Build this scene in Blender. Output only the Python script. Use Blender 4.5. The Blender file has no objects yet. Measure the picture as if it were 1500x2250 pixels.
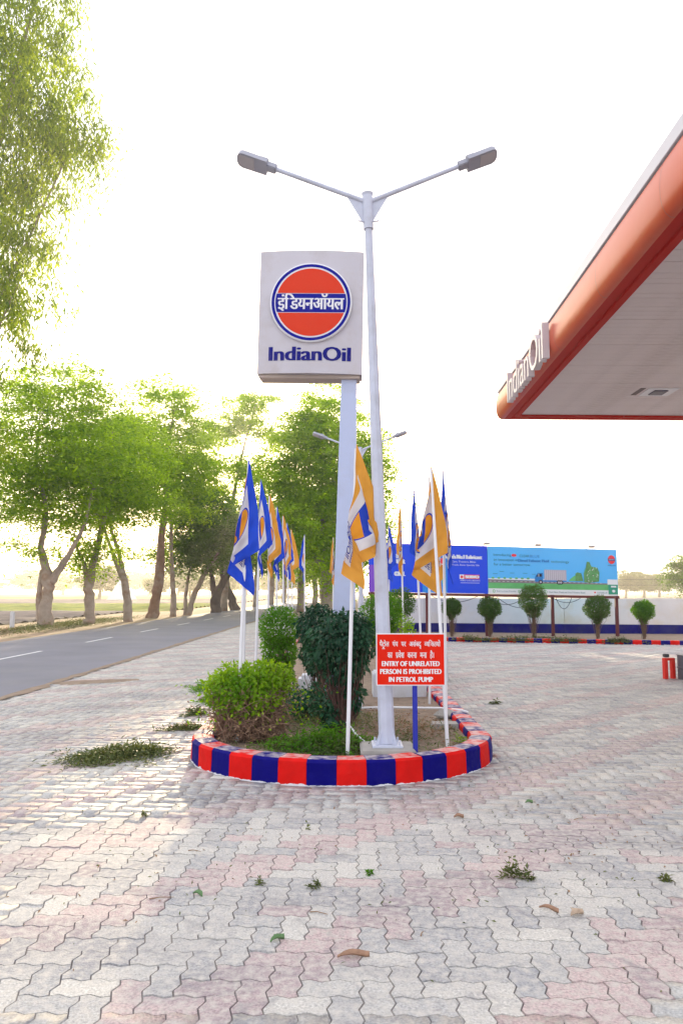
import bpy, bmesh, math, random, os
import numpy as np
from mathutils import Vector, Matrix
R = math.radians
SC = bpy.context.scene
COL = SC.collection
rng = np.random.default_rng(7)
random.seed(7)

# ------------------------------------------------------------------ camera
cam = bpy.data.cameras.new('camera')
cam.sensor_fit = 'VERTICAL'; cam.sensor_height = 36.0; cam.lens = 26.4
cam.clip_start = 0.05; cam.clip_end = 3000
camo = bpy.data.objects.new('camera', cam); COL.objects.link(camo)
camo.location = (0, 0, 1.52); camo.rotation_euler = (R(90 + 6.02), 0, 0)
SC.camera = camo
# ------------------------------------------------------------------ world, sun, exposure
SUN_EL, SUN_AZ = 9.5, -6.0            # azimuth measured from +Y towards +X
world = bpy.data.worlds.new('World'); SC.world = world; world.use_nodes = True
wn = world.node_tree.nodes; wl = world.node_tree.links
bg = wn['Background']
sky = wn.new('ShaderNodeTexSky'); sky.sky_type = 'NISHITA'; sky.sun_disc = False
sky.sun_elevation = R(SUN_EL); sky.sun_rotation = R(SUN_AZ)
sky.air_density = 1.0; sky.dust_density = 4.0; sky.ozone_density = 1.0
wmix = wn.new('ShaderNodeMix'); wmix.data_type = 'RGBA'; wmix.inputs[0].default_value = 0.62
wl.new(sky.outputs[0], wmix.inputs[6]); wmix.inputs[7].default_value = (7.4, 7.35, 7.7, 1)   # thin bright overcast veil
wl.new(wmix.outputs[2], bg.inputs[0]); bg.inputs[1].default_value = 0.15
sund = bpy.data.lights.new('sun', 'SUN'); sund.energy = 4.5; sund.angle = R(0.9); sund.color = (1.0, 0.80, 0.52)
suno = bpy.data.objects.new('sun', sund); COL.objects.link(suno)
sv = Vector((math.sin(R(SUN_AZ)) * math.cos(R(SUN_EL)), math.cos(R(SUN_AZ)) * math.cos(R(SUN_EL)), math.sin(R(SUN_EL))))
suno.rotation_euler = sv.to_track_quat('Z', 'Y').to_euler(); suno.location = (0, 0, 30)
SC.view_settings.view_transform = 'Standard'; SC.view_settings.look = 'None'
SC.view_settings.exposure = 1.08; SC.view_settings.gamma = 1.0; SC.view_settings.use_curve_mapping = False
SC.cycles.volume_bounces = 0; SC.cycles.max_bounces = 7; SC.cycles.transparent_max_bounces = 8

# ------------------------------------------------------------------ materials
MATS = {}
def nodes_of(m): return m.node_tree.nodes, m.node_tree.links
def mat(name, col, rough=0.6, metal=0.0, var=0.0, vscale=3.0, bump=0.0, bscale=40.0, dirt=None, dscale=2.0, damt=0.4, spec=0.3, coat=0.0):
    m = bpy.data.materials.new(name); m.use_nodes = True
    n, l = nodes_of(m); p = n['Principled BSDF']
    p.inputs['Roughness'].default_value = rough; p.inputs['Metallic'].default_value = metal
    p.inputs['Specular IOR Level'].default_value = spec
    if coat: p.inputs['Coat Weight'].default_value = coat; p.inputs['Coat Roughness'].default_value = 0.15
    c4 = (*col, 1); p.inputs['Base Color'].default_value = c4
    tc = n.new('ShaderNodeTexCoord'); last = None
    if var or dirt:
        nz = n.new('ShaderNodeTexNoise'); nz.inputs['Scale'].default_value = vscale; nz.inputs['Detail'].default_value = 5
        l.new(tc.outputs['Object'], nz.inputs['Vector'])
        mp = n.new('ShaderNodeMapRange'); mp.inputs[1].default_value = .25; mp.inputs[2].default_value = .75
        mp.inputs[3].default_value = 1 - var; mp.inputs[4].default_value = 1 + var
        l.new(nz.outputs[0], mp.inputs[0])
        mu = n.new('ShaderNodeVectorMath'); mu.operation = 'SCALE'; mu.inputs[0].default_value = col
        l.new(mp.outputs[0], mu.inputs['Scale']); last = mu.outputs[0]
    if dirt:
        n2 = n.new('ShaderNodeTexNoise'); n2.inputs['Scale'].default_value = dscale; n2.inputs['Detail'].default_value = 7; n2.inputs['Roughness'].default_value = .65
        l.new(tc.outputs['Object'], n2.inputs['Vector'])
        m2 = n.new('ShaderNodeMapRange'); m2.inputs[1].default_value = .48; m2.inputs[2].default_value = .68; m2.inputs[4].default_value = damt
        l.new(n2.outputs[0], m2.inputs[0])
        mx = n.new('ShaderNodeMix'); mx.data_type = 'RGBA'
        l.new(m2.outputs[0], mx.inputs[0]); l.new(last, mx.inputs[6]); mx.inputs[7].default_value = (*dirt, 1); last = mx.outputs[2]
    if last is not None: l.new(last, p.inputs['Base Color'])
    if bump:
        nb = n.new('ShaderNodeTexNoise'); nb.inputs['Scale'].default_value = bscale; nb.inputs['Detail'].default_value = 6
        l.new(tc.outputs['Object'], nb.inputs['Vector'])
        b = n.new('ShaderNodeBump'); b.inputs['Strength'].default_value = bump; b.inputs['Distance'].default_value = .02
        l.new(nb.outputs[0], b.inputs['Height']); l.new(b.outputs[0], p.inputs['Normal'])
    MATS[name] = m
    return m

def leafmat(name, c1, c2, trans=0.5, tcol=None, rough=0.5):
    m = bpy.data.materials.new(name); m.use_nodes = True
    n, l = nodes_of(m); p = n['Principled BSDF']; out = n['Material Output']
    g = n.new('ShaderNodeNewGeometry'); rp = n.new('ShaderNodeValToRGB')
    rp.color_ramp.elements[0].color = (*c1, 1); rp.color_ramp.elements[1].color = (*c2, 1)
    tc = n.new('ShaderNodeTexCoord'); nz = n.new('ShaderNodeTexNoise'); nz.inputs['Scale'].default_value = 1.3
    l.new(tc.outputs['Object'], nz.inputs['Vector'])
    ad = n.new('ShaderNodeMath'); ad.operation = 'MULTIPLY_ADD'; ad.inputs[1].default_value = .45; ad.use_clamp = True
    sb = n.new('ShaderNodeMapRange'); sb.inputs[1].default_value = .36; sb.inputs[2].default_value = .64; sb.inputs[4].default_value = .6  # broad noise paints lit and shaded clumps into the leaf colour
    l.new(nz.outputs[0], sb.inputs[0]); l.new(g.outputs['Random Per Island'], ad.inputs[0]); l.new(sb.outputs[0], ad.inputs[2])
    l.new(ad.outputs[0], rp.inputs[0]); l.new(rp.outputs[0], p.inputs['Base Color'])
    p.inputs['Roughness'].default_value = rough; p.inputs['Specular IOR Level'].default_value = .18
    t = n.new('ShaderNodeBsdfTranslucent')
    mu = n.new('ShaderNodeVectorMath'); mu.operation = 'MULTIPLY'; mu.inputs[1].default_value = tcol or (2.2, 1.9, .8)
    l.new(rp.outputs[0], mu.inputs[0]); l.new(mu.outputs[0], t.inputs[0])
    mx = n.new('ShaderNodeMixShader'); mx.inputs[0].default_value = trans
    l.new(p.outputs[0], mx.inputs[1]); l.new(t.outputs[0], mx.inputs[2]); l.new(mx.outputs[0], out.inputs['Surface'])
    MATS[name] = m
    return m

M_leafA = leafmat('leaf_fresh', (.06, .17, .006), (.33, .50, .012), .6)
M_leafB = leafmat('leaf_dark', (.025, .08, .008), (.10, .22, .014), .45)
M_leafE = leafmat('leaf_eucalyptus', (.025, .085, .010), (.26, .36, .012), .55)
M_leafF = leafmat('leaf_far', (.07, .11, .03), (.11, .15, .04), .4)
M_bushY = leafmat('leaf_yellow_green', (.08, .22, .008), (.26, .42, .02), .45)
M_bushG = leafmat('leaf_bright_green', (.04, .15, .008), (.14, .32, .02), .4)
M_bushD = leafmat('leaf_blue_green', (.008, .045, .026), (.04, .13, .06), .2, (1.6, 1.9, 1.0), .32)
M_topi = leafmat('leaf_olive', (.03, .09, .015), (.09, .19, .03), .35)
M_clip = leafmat('leaf_clipping', (.04, .08, .025), (.16, .18, .06), .2)
M_dry = leafmat('leaf_dry', (.20, .11, .06), (.40, .27, .17), .2, (1.2, 1.1, .9))
M_bark = mat('bark_pale', (.36, .29, .24), .9, var=.3, vscale=3, bump=.9, bscale=9, dirt=(.22, .10, .05), dscale=1.6, damt=.8)
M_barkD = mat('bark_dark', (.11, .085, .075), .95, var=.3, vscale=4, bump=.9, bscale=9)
M_twig = mat('twig_brown', (.16, .10, .07), .9, var=.3, vscale=20)
M_white = mat('paint_white', (.78, .78, .82), .45, var=.04, vscale=6)
M_steel = mat('paint_grey_steel', (.55, .58, .70), .42, var=.07, vscale=7, dirt=(.3, .28, .28), dscale=6, damt=.25)
M_lampgrey = mat('lamp_housing', (.36, .37, .44), .45, var=.1)
M_lens = mat('lamp_lens', (.46, .44, .47), .35)
M_dark = mat('dark_metal', (.05, .05, .06), .5)
M_signw = mat('sign_white', (.54, .52, .58), .45, var=.05, vscale=2, dirt=(.42, .36, .33), dscale=3.0, damt=.35)
M_navy = mat('navy_print', (.004, .006, .20), .45, spec=.1)
M_logor = mat('logo_red', (.68, .040, .012), .4, spec=.12)
M_disc = mat('disc_white', (.74, .74, .80), .4)
M_red = mat('sign_red', (.74, .016, .003), .4, spec=.1, var=.05)
M_blupost = mat('post_blue', (.02, .03, .36), .4)
M_soil = mat('soil', (.25, .185, .14), .95, var=.25, vscale=6, bump=.8, bscale=25, dirt=(.34, .27, .2), dscale=9, damt=.6)
M_conc = mat('concrete', (.36, .34, .32), .85, var=.15, vscale=8, bump=.4)
M_concw = mat('whitewashed_concrete', (.62, .63, .68), .8, var=.1, vscale=8, bump=.3, dirt=(.42, .4, .38), dscale=4, damt=.5)

def kerbmat(name, col, wear_glare):
    m = mat(name, col, .55, spec=.06, var=.12, vscale=9, bump=.25, bscale=30)
    n, l = nodes_of(m); p = n['Principled BSDF']
    src = p.inputs['Base Color'].links[0].from_socket
    g = n.new('ShaderNodeNewGeometry'); sx = n.new('ShaderNodeSeparateXYZ'); l.new(g.outputs['Position'], sx.inputs[0])
    nx = n.new('ShaderNodeSeparateXYZ'); l.new(g.outputs['Normal'], nx.inputs[0])
    nz = n.new('ShaderNodeTexNoise'); nz.inputs['Scale'].default_value = 14; nz.inputs['Detail'].default_value = 6; l.new(g.outputs['Position'], nz.inputs['Vector'])
    # worn, dusty paint with sun glare painted in on the top face
    a = n.new('ShaderNodeMapRange'); a.inputs[1].default_value = .36; a.inputs[2].default_value = .66; a.inputs[4].default_value = wear_glare; l.new(nz.outputs[0], a.inputs[0])
    up = n.new('ShaderNodeMath'); up.operation = 'GREATER_THAN'; up.inputs[1].default_value = .75; l.new(nx.outputs[2], up.inputs[0])
    mu = n.new('ShaderNodeMath'); mu.operation = 'MULTIPLY'; l.new(a.outputs[0], mu.inputs[0]); l.new(up.outputs[0], mu.inputs[1])
    mx = n.new('ShaderNodeMix'); mx.data_type = 'RGBA'; l.new(mu.outputs[0], mx.inputs[0]); l.new(src, mx.inputs[6]); mx.inputs[7].default_value = (.62, .55, .54, 1)
    # whitewash left along the foot
    b = n.new('ShaderNodeMath'); b.operation = 'MULTIPLY_ADD'; b.inputs[1].default_value = .05; b.inputs[2].default_value = -.020; l.new(nz.outputs[0], b.inputs[0])
    lt = n.new('ShaderNodeMath'); lt.operation = 'LESS_THAN'; l.new(sx.outputs[2], lt.inputs[0]); l.new(b.outputs[0], lt.inputs[1])
    my = n.new('ShaderNodeMix'); my.data_type = 'RGBA'; l.new(lt.outputs[0], my.inputs[0]); l.new(mx.outputs[2], my.inputs[6]); my.inputs[7].default_value = (.75, .75, .8, 1)
    l.new(my.outputs[2], p.inputs['Base Color'])
    return m
M_kr = kerbmat('kerb_red', (.64, .010, .008), .75)
M_kb = kerbmat('kerb_navy', (.004, .003, .15), .85)

def pavermat(name, base, alt):
    m = bpy.data.materials.new(name); m.use_nodes = True; n, l = nodes_of(m); p = n['Principled BSDF']
    g = n.new('ShaderNodeNewGeometry'); oi = n.new('ShaderNodeObjectInfo')
    ad = n.new('ShaderNodeMath'); ad.operation = 'ADD'; l.new(g.outputs['Random Per Island'], ad.inputs[0]); l.new(oi.outputs['Random'], ad.inputs[1])
    fr = n.new('ShaderNodeMath'); fr.operation = 'FRACT'; l.new(ad.outputs[0], fr.inputs[0])
    mx = n.new('ShaderNodeMix'); mx.data_type = 'RGBA'; l.new(fr.outputs[0], mx.inputs[0]); mx.inputs[6].default_value = (*base, 1); mx.inputs[7].default_value = (*alt, 1)
    n1 = n.new('ShaderNodeTexNoise'); n1.inputs['Scale'].default_value = 90; n1.inputs['Detail'].default_value = 6; l.new(g.outputs['Position'], n1.inputs['Vector'])
    m1 = n.new('ShaderNodeMapRange'); m1.inputs[1].default_value = .3; m1.inputs[2].default_value = .7; m1.inputs[3].default_value = .64; m1.inputs[4].default_value = 1.26; l.new(n1.outputs[0], m1.inputs[0])
    s1 = n.new('ShaderNodeVectorMath'); s1.operation = 'SCALE'; l.new(mx.outputs[2], s1.inputs[0]); l.new(m1.outputs[0], s1.inputs['Scale'])
    # tyre and oil grime with bluish shade painted in, spread unevenly over the forecourt
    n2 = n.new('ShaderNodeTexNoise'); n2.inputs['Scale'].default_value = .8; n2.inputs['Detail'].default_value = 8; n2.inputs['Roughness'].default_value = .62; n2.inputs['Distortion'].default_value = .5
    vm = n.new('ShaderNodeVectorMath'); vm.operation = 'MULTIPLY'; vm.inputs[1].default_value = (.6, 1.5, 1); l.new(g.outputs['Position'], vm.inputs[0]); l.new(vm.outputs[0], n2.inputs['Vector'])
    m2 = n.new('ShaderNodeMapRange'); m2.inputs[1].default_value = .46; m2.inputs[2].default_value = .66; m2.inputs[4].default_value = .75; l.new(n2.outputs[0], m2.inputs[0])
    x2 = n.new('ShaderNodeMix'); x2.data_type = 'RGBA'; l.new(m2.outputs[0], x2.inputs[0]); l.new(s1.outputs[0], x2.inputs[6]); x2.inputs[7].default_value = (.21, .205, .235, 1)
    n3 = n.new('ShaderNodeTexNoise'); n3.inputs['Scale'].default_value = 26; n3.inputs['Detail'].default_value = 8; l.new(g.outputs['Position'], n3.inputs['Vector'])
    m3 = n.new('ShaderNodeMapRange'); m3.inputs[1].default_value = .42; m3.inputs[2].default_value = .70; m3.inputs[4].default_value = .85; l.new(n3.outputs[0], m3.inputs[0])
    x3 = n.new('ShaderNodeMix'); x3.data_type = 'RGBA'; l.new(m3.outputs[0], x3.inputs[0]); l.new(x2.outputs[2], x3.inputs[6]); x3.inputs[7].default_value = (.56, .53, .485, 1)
    l.new(x3.outputs[2], p.inputs['Base Color']); p.inputs['Roughness'].default_value = .62; p.inputs['Specular IOR Level'].default_value = .35
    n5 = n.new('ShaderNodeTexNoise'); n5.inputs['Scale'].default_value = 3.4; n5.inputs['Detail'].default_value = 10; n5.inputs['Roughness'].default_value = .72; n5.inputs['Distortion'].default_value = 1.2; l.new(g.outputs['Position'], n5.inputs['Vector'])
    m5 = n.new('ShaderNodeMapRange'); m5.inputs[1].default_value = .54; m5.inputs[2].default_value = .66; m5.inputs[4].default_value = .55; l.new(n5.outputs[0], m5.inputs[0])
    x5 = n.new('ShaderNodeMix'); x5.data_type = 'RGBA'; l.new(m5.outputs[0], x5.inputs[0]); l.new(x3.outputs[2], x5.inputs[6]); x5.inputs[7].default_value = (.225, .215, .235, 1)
    l.new(x5.outputs[2], p.inputs['Base Color'])
    b = n.new('ShaderNodeBump'); b.inputs['Strength'].default_value = .7; b.inputs['Distance'].default_value = .006
    n4 = n.new('ShaderNodeTexNoise'); n4.inputs['Scale'].default_value = 130; n4.inputs['Detail'].default_value = 4; l.new(g.outputs['Position'], n4.inputs['Vector'])
    l.new(n4.outputs[0], b.inputs['Height']); l.new(b.outputs[0], p.inputs['Normal'])
    return m
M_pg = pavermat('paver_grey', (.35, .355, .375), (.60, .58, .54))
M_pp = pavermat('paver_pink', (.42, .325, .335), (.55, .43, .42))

# ------------------------------------------------------------------ mesh helpers
def link(o, parent=None):
    COL.objects.link(o)
    if parent is not None: o.parent = parent
    return o
def mobj(name, verts, faces, mats, parent=None, smooth=False, loc=None, idx=None, uv=None):
    me = bpy.data.meshes.new(name)
    me.from_pydata([tuple(v) for v in verts], [], [tuple(f) for f in faces])
    for m in (mats if isinstance(mats, (list, tuple)) else [mats]): me.materials.append(m)
    if smooth: me.polygons.foreach_set('use_smooth', [True] * len(me.polygons))
    if idx is not None: me.polygons.foreach_set('material_index', idx)
    me.update()
    o = bpy.data.objects.new(name, me)
    if loc is not None: o.location = loc
    return link(o, parent)
def tag(o, label=None, cat=None, group=None, kind=None):
    if label: o['label'] = label
    if cat: o['category'] = cat
    if group: o['group'] = group
    if kind: o['kind'] = kind
    return o
def thing(name, label, cat, loc=(0, 0, 0), rot=(0, 0, 0), group=None):
    o = bpy.data.objects.new(name, None); o.empty_display_size = .2
    o.location = loc; o.rotation_euler = rot; COL.objects.link(o)
    return tag(o, label, cat, group)
def copy_tree(o, parent=None):
    c = o.copy(); COL.objects.link(c)
    if parent is not None: c.parent = parent
    for ch in list(o.children): copy_tree(ch, c)
    return c
class MB:
    def __init__(s): s.v = []; s.f = []; s.i = []
    def add(s, vs, fs, i=0):
        b = len(s.v); s.v += [tuple(v) for v in vs]; s.f += [tuple(b + k for k in f) for f in fs]; s.i += [i] * len(fs); return s
    def box(s, x0, y0, z0, x1, y1, z1, i=0, bev=0):
        if bev:
            bm = bmesh.new(); bmesh.ops.create_cube(bm, size=1)
            bmesh.ops.scale(bm, vec=(x1 - x0, y1 - y0, z1 - z0), verts=bm.verts)
            bmesh.ops.translate(bm, vec=((x0 + x1) / 2, (y0 + y1) / 2, (z0 + z1) / 2), verts=bm.verts)
            bmesh.ops.bevel(bm, geom=bm.edges[:], offset=bev, segments=2, affect='EDGES')
            bm.verts.index_update()
            s.add([v.co[:] for v in bm.verts], [[v.index for v in f.verts] for f in bm.faces], i); bm.free(); return s
        return s.add([(x0, y0, z0), (x1, y0, z0), (x1, y1, z0), (x0, y1, z0), (x0, y0, z1), (x1, y0, z1), (x1, y1, z1), (x0, y1, z1)],
                     [(0, 3, 2, 1), (4, 5, 6, 7), (0, 1, 5, 4), (1, 2, 6, 5), (2, 3, 7, 6), (3, 0, 4, 7)], i)
    def tube(s, pts, rad, n=8, i=0, caps=True, ph=0.0):
        pts = [Vector(p) for p in pts]
        rad = rad if isinstance(rad, (list, tuple)) else [rad] * len(pts)
        vs = []; up = None
        for k, p in enumerate(pts):
            t = (pts[min(k + 1, len(pts) - 1)] - pts[max(k - 1, 0)]).normalized()
            if up is None: up = Vector((1, 0, 0)) if abs(t.x) < .9 else Vector((0, 1, 0))
            a = (up - t * up.dot(t)).normalized(); up = a; b = t.cross(a)
            for q in range(n):
                an = 2 * math.pi * (q + ph) / n
                vs.append(p + (a * math.cos(an) + b * math.sin(an)) * rad[k])
        fs = [(k * n + q, k * n + (q + 1) % n, (k + 1) * n + (q + 1) % n, (k + 1) * n + q) for k in range(len(pts) - 1) for q in range(n)]
        if caps: fs += [tuple(range(n))[::-1], tuple(range((len(pts) - 1) * n, len(pts) * n))]
        return s.add(vs, fs, i)
    def prism(s, poly, fa, fb, i=0):   # poly of 2D points mapped by fa (front) and fb (back)
        n = len(poly)
        return s.add([fa(*p) for p in poly] + [fb(*p) for p in poly],
                     [tuple(range(n)), tuple(range(2 * n - 1, n - 1, -1))] + [(k, k + n, (k + 1) % n + n, (k + 1) % n) for k in range(n)], i)
    def build(s, name, mats, parent=None, smooth=False, loc=None):
        return mobj(name, s.v, s.f, mats, parent, smooth, loc, s.i)

# ---- lettering
FD = os.path.join(bpy.utils.system_resource('DATAFILES') or '', 'fonts')
def font(fn):
    try: return bpy.data.fonts.load(os.path.join(FD, fn))
    except Exception: return None
F_DV = font('NotoSansDevanagari-Regular.woff2'); F_IN = None
def tmesh(s, f):
    c = bpy.data.curves.new('t', 'FONT'); c.body = s; c.resolution_u = 3
    if f: c.font = f
    o = bpy.data.objects.new('t', c); COL.objects.link(o)
    dg = bpy.context.evaluated_depsgraph_get(); me = bpy.data.meshes.new_from_object(o.evaluated_get(dg))
    v = [(p.co.x, p.co.y) for p in me.vertices]; fa = [tuple(p.vertices) for p in me.polygons]
    bpy.data.objects.remove(o); bpy.data.curves.remove(c); bpy.data.meshes.remove(me)
    return v, fa
def advance(s, f):
    a = max(p[0] for p in tmesh('।' if f is F_DV else '|', f)[0]); b = max(p[0] for p in tmesh(s + ('।' if f is F_DV else '|'), f)[0])
    return b - a
def clip_right(v, fa, x):
    bm = bmesh.new(); vs = [bm.verts.new((p[0], p[1], 0)) for p in v]
    for q in fa:
        try: bm.faces.new([vs[k] for k in q])
        except ValueError: pass
    bmesh.ops.bisect_plane(bm, geom=bm.verts[:] + bm.edges[:] + bm.faces[:], plane_co=(x, 0, 0), plane_no=(1, 0, 0), clear_outer=True)
    bm.verts.index_update()
    r = [(p.co.x, p.co.y) for p in bm.verts], [tuple(p.index for p in q.verts) for q in bm.faces]; bm.free(); return r
def hindi(tokens):
    V, F, x = [], [], 0.0
    def put(v, fa, dx, sc=1, dy=0):
        b = len(V); V.extend((p[0] * sc + dx, p[1] * sc + dy) for p in v); F.extend(tuple(b + k for k in q) for q in fa)
    for t in tokens:
        if isinstance(t, str): v, fa = tmesh(t, F_DV); put(v, fa, x); x += advance(t, F_DV); continue
        k, ch = t; v, fa = tmesh(ch, F_DV); a = advance(ch, F_DV)
        if k == 'half': v, fa = clip_right(v, fa, a * (.80 if ch == 'क' else .70)); put(v, fa, x); x += a * (.78 if ch == 'क' else .66)
        elif k == 'ra':
            put(v, fa, x); put([(a * .78, .2), (a * .78, .13), (a * .3, -.02), (a * .27, .04)], [(0, 1, 2, 3)], x); x += a
        elif k == 'tra':
            put(v, fa, x); c = a * .5
            put([(c - .16, -.2), (c - .1, -.22), (c, -.08), (c, -.01), (c + .16, -.2), (c + .1, -.22)], [(0, 1, 2, 3), (3, 2, 5, 4)], x); x += a
        elif k == 'ddha':
            put(v, fa, x); v2, f2 = tmesh('ध', F_DV); put(v2, f2, x + a * .35, .55, -.2); x += a
    return V, F
def fit(vf, cx, cy, w=None, h=None, capy=None):
    v, f = vf
    if not v: return vf
    x0 = min(p[0] for p in v); x1 = max(p[0] for p in v); y0 = min(p[1] for p in v); y1 = max(p[1] for p in v)
    sx = w / (x1 - x0) if w else h / (y1 - y0); sy = h / (y1 - y0) if h else sx
    return [((p[0] - (x0 + x1) / 2) * sx + cx, (p[1] - (y0 + y1) / 2) * sy + cy) for p in v], f
def bold(vf, d, n=3):
    v, f = vf; V, F = [], []
    for k in range(n):
        off = d * (k - (n - 1) / 2); b = len(V)
        V += [(p[0] + off, p[1], k * .0003) for p in v]; F += [tuple(b + i for i in q) for q in f]
    return V, F
class Print:            # flat print laid on a panel: map(x, y, layer) -> 3D point
    def __init__(s, mp): s.mp = mp; s.b = MB(); s.m = []
    def mi(s, m):
        if m not in s.m: s.m.append(m)
        return s.m.index(m)
    def poly(s, pts, m, lay): s.b.add([s.mp(p[0], p[1], lay) for p in pts], [tuple(range(len(pts)))], s.mi(m))
    def rect(s, x0, y0, x1, y1, m, lay): s.poly([(x0, y0), (x1, y0), (x1, y1), (x0, y1)], m, lay)
    def disc(s, cx, cy, r, m, lay, n=40, ry=None): s.poly([(cx + r * math.cos(2 * math.pi * k / n), cy + (ry or r) * math.sin(2 * math.pi * k / n)) for k in range(n)], m, lay)
    def text(s, vf, m, lay): s.b.add([s.mp(p[0], p[1], lay + (p[2] if len(p) > 2 else 0) / .003) for p in vf[0]], vf[1], s.mi(m))
    def build(s, name, parent): return s.b.build(name, s.m, parent)

# ------------------------------------------------------------------ foliage helpers
def leaves_mesh(name, pos, dirs, nors, L, Wd, material, parent=None, bend=0.0):
    n = len(pos); d = dirs / np.linalg.norm(dirs, axis=1)[:, None]
    nn = nors - d * np.sum(nors * d, axis=1)[:, None]; nn /= np.linalg.norm(nn, axis=1)[:, None] + 1e-9
    s = np.cross(d, nn); L = np.broadcast_to(np.asarray(L, float), (n,))[:, None]; Wd = np.broadcast_to(np.asarray(Wd, float), (n,))[:, None]
    v = np.empty((n, 4, 3)); v[:, 0] = pos; v[:, 1] = pos + d * L * .45 + s * Wd * .5 + nn * L * bend
    v[:, 2] = pos + d * L - nn * L * bend; v[:, 3] = pos + d * L * .45 - s * Wd * .5 + nn * L * bend
    me = bpy.data.meshes.new(name); me.vertices.add(n * 4); me.vertices.foreach_set('co', v.reshape(-1))
    me.loops.add(n * 4); me.loops.foreach_set('vertex_index', np.arange(n * 4, dtype=np.int32))
    me.polygons.add(n); me.polygons.foreach_set('loop_start', np.arange(0, n * 4, 4, dtype=np.int32)); me.polygons.foreach_set('loop_total', np.full(n, 4, dtype=np.int32))
    me.materials.append(material); me.update(calc_edges=True)
    return link(bpy.data.objects.new(name, me), parent)
def rdir(n, g): d = g.normal(size=(n, 3)); return d / np.linalg.norm(d, axis=1)[:, None]
LEAF_MORE = 1.3
def make_tree(name, label, x, y, trunks, crowns, nclump, nleaf, leaf, lmat, bmat, group=None, clump=(.50, .50, .15), droop=0.0, seed=1, parent_label='tree', twig=.012):
    g = np.random.default_rng(seed)
    t = thing(name, label, parent_label, (x, y, 0), group=group)
    mb = MB(); NP, NR = [], []
    for tr in trunks:
        P = np.array([p[:3] for p in tr], float); rr = np.array([p[3] for p in tr], float) * np.where(P[:, 2] > 3, .6, .8); m = (len(P) - 1) * 5 + 1
        tt = np.linspace(0, len(P) - 1, m); Q = np.stack([np.interp(tt, np.arange(len(P)), P[:, k]) for k in range(3)], 1)
        for _ in range(2): Q[1:-1] = (Q[:-2] + 2 * Q[1:-1] + Q[2:]) / 4
        q = np.interp(tt, np.arange(len(P)), rr); jit = g.normal(size=(m, 3)) * q[:, None] * .10; jit[0] = 0; Q = Q + jit
        q = q * (1 + g.normal(size=m) * .06)
        mb.tube([tuple(a) for a in Q], list(q), 9)
        s0 = int(m * .35); NP += [a for a in Q[s0:]]; NR += list(q[s0:])
    nleaf = int(nleaf * LEAF_MORE); nclump = int(nclump * 1.3)
    vol = np.array([c[3] * c[4] * c[5] * (c[6] if len(c) > 6 else 1) for c in crowns]) ** .8; pick = g.choice(len(crowns), nclump, p=vol / vol.sum())
    C = np.empty((nclump, 3))
    for k in range(nclump):
        c = crowns[pick[k]]; d = rdir(1, g)[0]; rad = g.random() ** .38
        C[k] = (c[0] + d[0] * c[3] * rad, c[1] + d[1] * c[4] * rad, c[2] + d[2] * c[5] * rad)
    NPa = np.array(NP); order = np.argsort(np.min(np.linalg.norm(C[:, None] - NPa[None], axis=2), axis=1))
    for k in order:
        e = C[k]; A_ = np.array(NP); dd = np.linalg.norm(A_ - e, axis=1) + np.maximum(0, A_[:, 2] - e[2] + .3) * 1.5
        j = int(np.argmin(dd)); s = A_[j]; ln = np.linalg.norm(e - s)
        if ln < .15: continue
        mid = (s + e) / 2 + np.array([0, 0, .12 * ln]) + g.normal(size=3) * .07 * ln
        pts = [s, (s * .5 + mid * .5) + g.normal(size=3) * .03 * ln, mid, (e * .5 + mid * .5) + g.normal(size=3) * .03 * ln, e]
        r0 = min(NR[j] * .62, twig + .013 * ln); r1 = min(r0, twig * .5)
        rs = list(np.linspace(r0, r1, 5)); mb.tube([tuple(a) for a in pts], rs, 4, caps=False)
        NP += pts[1:]; NR += rs[1:]
    mb.build('trunk', bmat, t, smooth=True)
    ci = g.integers(0, nclump, nleaf); sz = (.55 + .9 * g.random(nclump))[ci][:, None]
    off = g.normal(size=(nleaf, 3)) * np.array(clump) * sz; off[:, 2] -= (off[:, 0] ** 2 + off[:, 1] ** 2) * .25
    leaf = leaf * 1.08; pos = C[ci] + off; d = rdir(nleaf, g); d[:, 2] *= .45; d[:, 2] -= droop + .15
    nr = rdir(nleaf, g) * .75 + np.array([0, 0, 1.0 if droop < .5 else 0])
    leaves_mesh('crown', pos, d, nr, leaf * (.6 + .8 * g.random(nleaf)), leaf * (.42 if droop < .5 else .22) * (.7 + .6 * g.random(nleaf)), lmat, t, .06)
    return t
def ball_leaves(g, n, c, r, shell=.35, lump=.1):
    d = rdir(n, g); ph = g.random(6) * 6
    b = 1 + lump * (np.sin(d[:, 0] * 5 + ph[0]) * np.sin(d[:, 2] * 6 + ph[1]) + .6 * np.sin(d[:, 1] * 9 + ph[2] + d[:, 2] * 7))
    rad = (1 - shell * g.random(n) ** 1.6) * b
    return np.array(c) + d * np.array(r) * rad[:, None], d

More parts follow.
